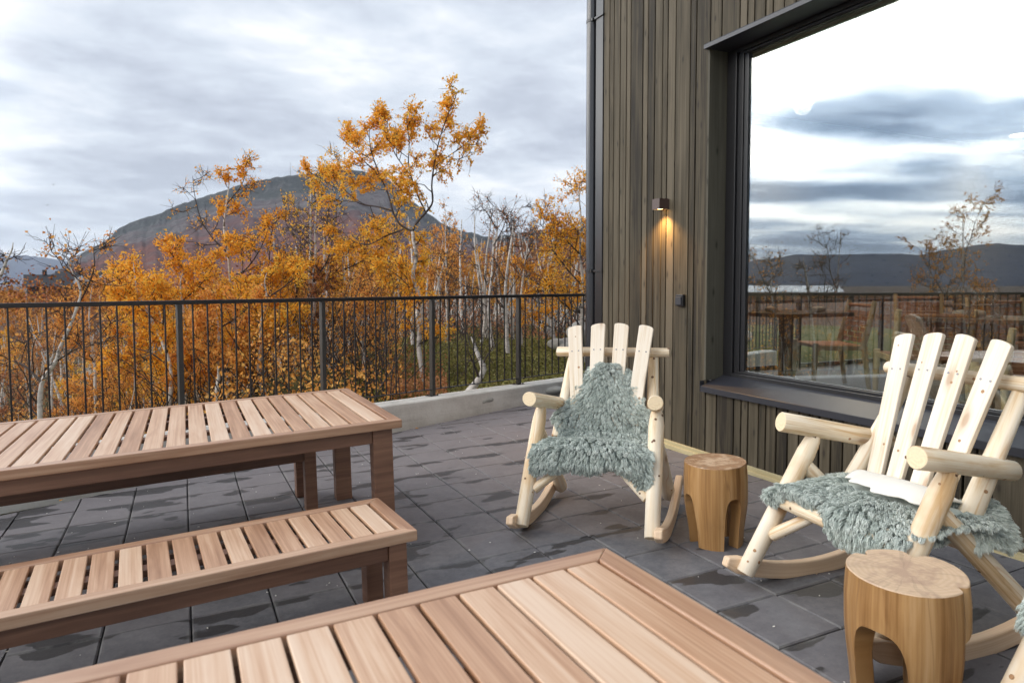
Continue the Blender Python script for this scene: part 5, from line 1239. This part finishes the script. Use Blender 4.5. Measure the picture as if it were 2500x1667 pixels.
# far wood, one mass
rs = np.random.default_rng(61); n = 150000
azr = np.radians(np.concatenate([rs.uniform(-16, 34, int(n*.8)), rs.uniform(-72, -36, n-int(n*.8))])); dr = 50*(rs.uniform(0, 1, n)**1.3*22+1)
fx, fy = np.sin(azr)*dr, np.cos(azr)*dr; hh = (2.8+2.2*vnoise(fx, fy, 5+0*fx[0], 8)+1.2*vnoise(fx, fy, 30, 9))*(np.degrees(azr) > -30)+.7*(np.degrees(azr) <= -30)
fz_ = ground_z(fx, fy)+hh*rs.uniform(0, 1, n)**.6+.1
fz_ = fz_
sz_ = .10+dr*.0022
V, F = leaves_mesh(np.stack([fx, fy, fz_], 1), sz_, rs)
m, N = mat('far_wood_foliage'); P_ = N.n('ShaderNodeNewGeometry').outputs['Position']; ri = N.n('ShaderNodeNewGeometry').outputs['Random Per Island']
f_ = N.math('ADD', N.math('MULTIPLY', N.noise(P_, .055, 5, .6), .75), N.math('MULTIPLY', ri, .25))
c = N.ramp(f_, [(.34, (.20, .060, .030)), (.45, (.33, .105, .035)), (.54, (.45, .165, .035)), (.63, (.52, .245, .05)), (.72, (.30, .20, .06))]); finish(N, c, .8, spec=.1)
tag(np_mesh('far_birch_wood', V, F, m), kind='stuff')
# low scrub and heath on the slope
def scatter_stuff(name, n, region, leafm, size, hmax, twigs=0):
    rs = np.random.default_rng(len(name)*7); pxs = rs.uniform(region[0], region[1], n); D = rs.uniform(region[2], region[3], n)**1.0
    u_ = (pxs-PCX)/FPX; x = (RM[0][0]*u_+RM[0][1])*D; y = (RM[1][0]*u_+RM[1][1])*D
    ok = (y-.305*x) > 6.72; x, y, D = x[ok], y[ok], D[ok]
    clump = vnoise(x, y, .8, 21)*vnoise(x, y, 2.5, 22)*2
    h = hmax*np.clip(clump, .08, 1)*rs.uniform(0, 1, len(x))
    z = ground_z(x, y)+h
    V, F = leaves_mesh(np.stack([x, y, z], 1), size, rs); o = np_mesh(name, V, F, leafm)
    tag(o, kind='stuff')
    return o
scatter_stuff('heath_cover', 110000, (850, 1500, 7.6, 19), M['heather'], .040, .16)
scatter_stuff('orange_scrub', 24000, (-300, 980, 7.0, 17), M['leaf_o'], .042, 1.5)
scatter_stuff('rust_scrub', 46000, (-1900, 1450, 14, 32), M['leaf_r'], .06, 1.0)
scatter_stuff('low_orange_scrub', 2600, (940, 1090, 8.2, 9.8), M['leaf_r'], .034, .8)
# scrub stems
rs = np.random.default_rng(65); paths = []
for i in range(2600):
    px_ = rs.uniform(-300, 1450); D = rs.uniform(7.8, 22); p = at(px_, D)
    if p[1]-.305*p[0] < 6.9 or (px_ > 980 and D < 14): continue
    z = float(ground_z(p[0], p[1])); paths.append((polyline((p[0], p[1], z), (rs.normal(0, .5), rs.normal(0, .5), 1), rs.uniform(.6, 1.9), 5, rs, .22, .1), np.linspace(.010, .002, 6)))
V, F = tube_batch(paths, 3); tag(np_mesh('scrub_stems', V, F, M['twig']), kind='stuff')
# grey trunks standing in the thicket
paths = []
for i in range(150):
    px_ = rs.uniform(1040, 1440) if i % 2 else rs.uniform(0, 1040); D = rs.uniform(14, 30); p = at(px_, D); z = float(ground_z(p[0], p[1]))
    paths.append((polyline((p[0], p[1], z-.1), (rs.normal(0, .16), rs.normal(0, .16), 1), rs.uniform(1.8, 3.2), 7, rs, .09, .15), np.linspace(.045, .012, 8)))
V, F = tube_batch(paths, 6); tag(np_mesh('thin_birch_stems', V, F, M['bark'], smooth=True), kind='stuff')
# stones by the kerb
for k, (px_, D, s) in enumerate(((1160, 8.0, .16), (1190, 8.2, .12), (1345, 8.7, .13))):
    p = at(px_, D); bmx = bmesh.new(); bmesh.ops.create_icosphere(bmx, subdivisions=3, radius=s); rr2 = random.Random(k)
    for v in bmx.verts:
        f = 1+.35*(float(vnoise(v.co.x*9+k*7, v.co.y*9+v.co.z*5, 1, k))-.5); v.co *= f; v.co.z *= .5; v.co.x *= 1.4
    me = bpy.data.meshes.new('stone'); bmx.to_mesh(me); bmx.free(); me.materials.append(M['rockm']); o = bpy.data.objects.new('stone', me); COL.objects.link(o); o.location = (p[0], p[1], .12)
    tag(o, ('grey stone lying just behind the kerb, left of the pair', 'grey stone lying just behind the kerb, right of the pair', 'small pale stone behind the kerb near the downpipe')[k], 'stone')
# fallen leaves on the paving
for k, (qx, qy, lb) in enumerate(((1018, 1046, 'small dry orange leaf on the paving near the kerb'), (150, 1222, 'small orange leaf on the paving under the far table'))):
    d = TM.T @ (RM @ np.array([(qx-PCX)/FPX, 1, -(qy-PCY)/FPX])); o0 = TM.T @ np.array([0, 0, CAMZ]); t = -o0[2]/d[2]; p = o0+t*d
    lf_ = MB(); lf_.face([(-.022, 0, .004), (0, -.014, .012), (.024, 0, .003), (0, .014, .010)], [(0, 0)]*4); o = lf_.build('fallen_leaf', M['leaf_o']); o.matrix_world = on_patio(p[0], p[1], k*1.1); tag(o, lb, 'leaf')
for k in range(34):
    rr2 = random.Random(200+k); x = rr2.uniform(6.2, 11.5); y = 7.25+.305*x+rr2.uniform(.6, 2.4); sz = rr2.uniform(.16, .34)
    bmx = bmesh.new(); bmesh.ops.create_icosphere(bmx, subdivisions=3, radius=sz)
    for v in bmx.verts:
        f = 1+.5*(float(vnoise(v.co.x*7+k*7, v.co.y*7+v.co.z*5, 1, k))-.5); v.co *= f; v.co.z *= .7
    me = bpy.data.meshes.new('boulder'); bmx.to_mesh(me); bmx.free(); me.materials.append(M['rockm']); o = bpy.data.objects.new('boulder', me); COL.objects.link(o); o.location = (x, y, .15+rr2.uniform(0, .5))
    tag(o, 'pale boulder beyond the far railing, seen through the dining room', 'boulder', 'pale boulders seen through the dining room')
rs = np.random.default_rng(91); mbc = MB()
for i in range(260):
    x = rs.uniform(-1.5, 3.7); y = rs.uniform(.6, 6.6); sz = rs.uniform(.0015, .0055); a = rs.uniform(0, 3.14); b = sz*rs.uniform(.3, .6)
    c_, s_ = math.cos(a), math.sin(a); q = [(x+c_*u*sz-s_*v*b, y+s_*u*sz+c_*v*b) for u, v in ((-1, -1), (1, -1), (1, 1), (-1, 1))]
    t = [fl(p[0], p[1], .0042) for p in q]; b_ = [fl(p[0], p[1], .002) for p in q]
    mbc.face(t, [(0, 0)]*4)
    for k in range(4): mbc.face([b_[k], b_[(k+1) % 4], t[(k+1) % 4], t[k]], [(0, 0)]*4)
tag(mbc.build('wood_chips', M['hide']), kind='stuff')
# houses far left
M['hwall'] = simple('grey_house_wall', (.055, .050, .050), .8); M['hroof'] = simple('dark_roof', (.025, .025, .030), .7); M['hwhite'] = simple('white_gable', (.60, .62, .66), .7)
def house(px_, D, ztop, L, label, white=True, ang=0.0):
    p = at(px_, D); root = empty('house', Matrix.Translation((p[0], p[1], ztop-5)) @ Matrix.Rotation(ang, 4, 'Z'), label, 'house', 'dark-roofed houses')
    MB().box((-L/2, -4, -6), (L/2, 4, 2.6)).build('wall', M['hwall'], root)
    mb = MB(); r = [(-L/2-.4, -4.6, 2.4), (L/2+.4, -4.6, 2.4), (L/2+.4, 0, 5), (-L/2-.4, 0, 5), (-L/2-.4, 4.6, 2.4), (L/2+.4, 4.6, 2.4)]
    for q in ((0, 1, 2, 3), (3, 2, 5, 4), (0, 3, 4), (1, 5, 2)): mb.face([r[i] for i in q], [(0, 0)]*len(q))
    roof = mb.build('roof', M['hroof'], root); MB().box((-1, -.4, 4.4), (-.2, .4, 6.0)).build('chimney', M['hroof'], roof)
    if white:
        for gx in ((-L*.05), L*.32):
            mb = MB(); a = [(gx-2, -6, 1.2), (gx+2, -6, 1.2), (gx+2, -6, 2.2), (gx, -6, 3.8), (gx-2, -6, 2.2)]; b = [(q[0], -4.1, q[2]) for q in a]
            mb.face(a, [(0, 0)]*5); mb.face(b[::-1], [(0, 0)]*5)
            for i in range(5): mb.face([a[i], b[i], b[(i+1) % 5], a[(i+1) % 5]], [(0, 0)]*4)
            g_ = mb.build('dormer', M['hwhite'], root); MB().box((gx-.5, -6.05, 1.6), (gx+.5, -6.001, 2.5)).build('window_pane', M['black'], g_)
house(205, 200, 1.46+(692-660)/FPX*200, 13, 'long dark-roofed house with two white dormers far off at left', True, rad(8))
house(118, 150, 1.46+(692-668)/FPX*150, 8, 'dark hipped house left of the one with white dormers', False, rad(12))
p = at(714, 3585); mast = MB().tube([(p[0], p[1], CAMZ+(692-434)/FPX*3585), (p[0], p[1], CAMZ+(692-398)/FPX*3585)], [1.2, .6], 6).build('radio_mast', M['hwall']); tag(mast, 'thin radio mast on top of the mountain', 'mast')
for k, (qx, qy) in enumerate(((130, 451), (115, 501))):
    p = at(qx, 60, py=qy); mb = MB(); w = .10
    mb.face([(-w*1.3, -.06, .05), (0, -.08, 0), (0, .08, 0), (-w*1.3, .02, .05)], [(0, 0)]*4); mb.face([(0, -.08, 0), (w*1.3, -.06, .04), (w*1.3, .02, .04), (0, .08, 0)], [(0, 0)]*4)
    mb.tube([(0, -.16, 0), (0, -.05, 0), (0, .12, 0)], [.012, .032, .010], 6)
    o = mb.build('bird', M['twig']); o.location = p; tag(o, ('small dark bird in the sky at left, upper of two', 'small dark bird in the sky at left, lower of two')[k], 'bird', 'two birds in the sky')
# thin air over distance
HAZE = True
if HAZE:
    m, N = mat('thin_haze'); pv_ = N.n('ShaderNodeVolumePrincipled'); pv_.inputs['Density'].default_value = .00005; pv_.inputs['Color'].default_value = (.80, .88, 1, 1); pv_.inputs['Anisotropy'].default_value = .1
    o = N.n('ShaderNodeOutputMaterial'); N.L.new(pv_.outputs[0], o.inputs['Volume'])
    h_ = MB().box((-17000, -17000, -60), (17000, 17000, 900)).build('haze', m); tag(h_, kind='stuff')
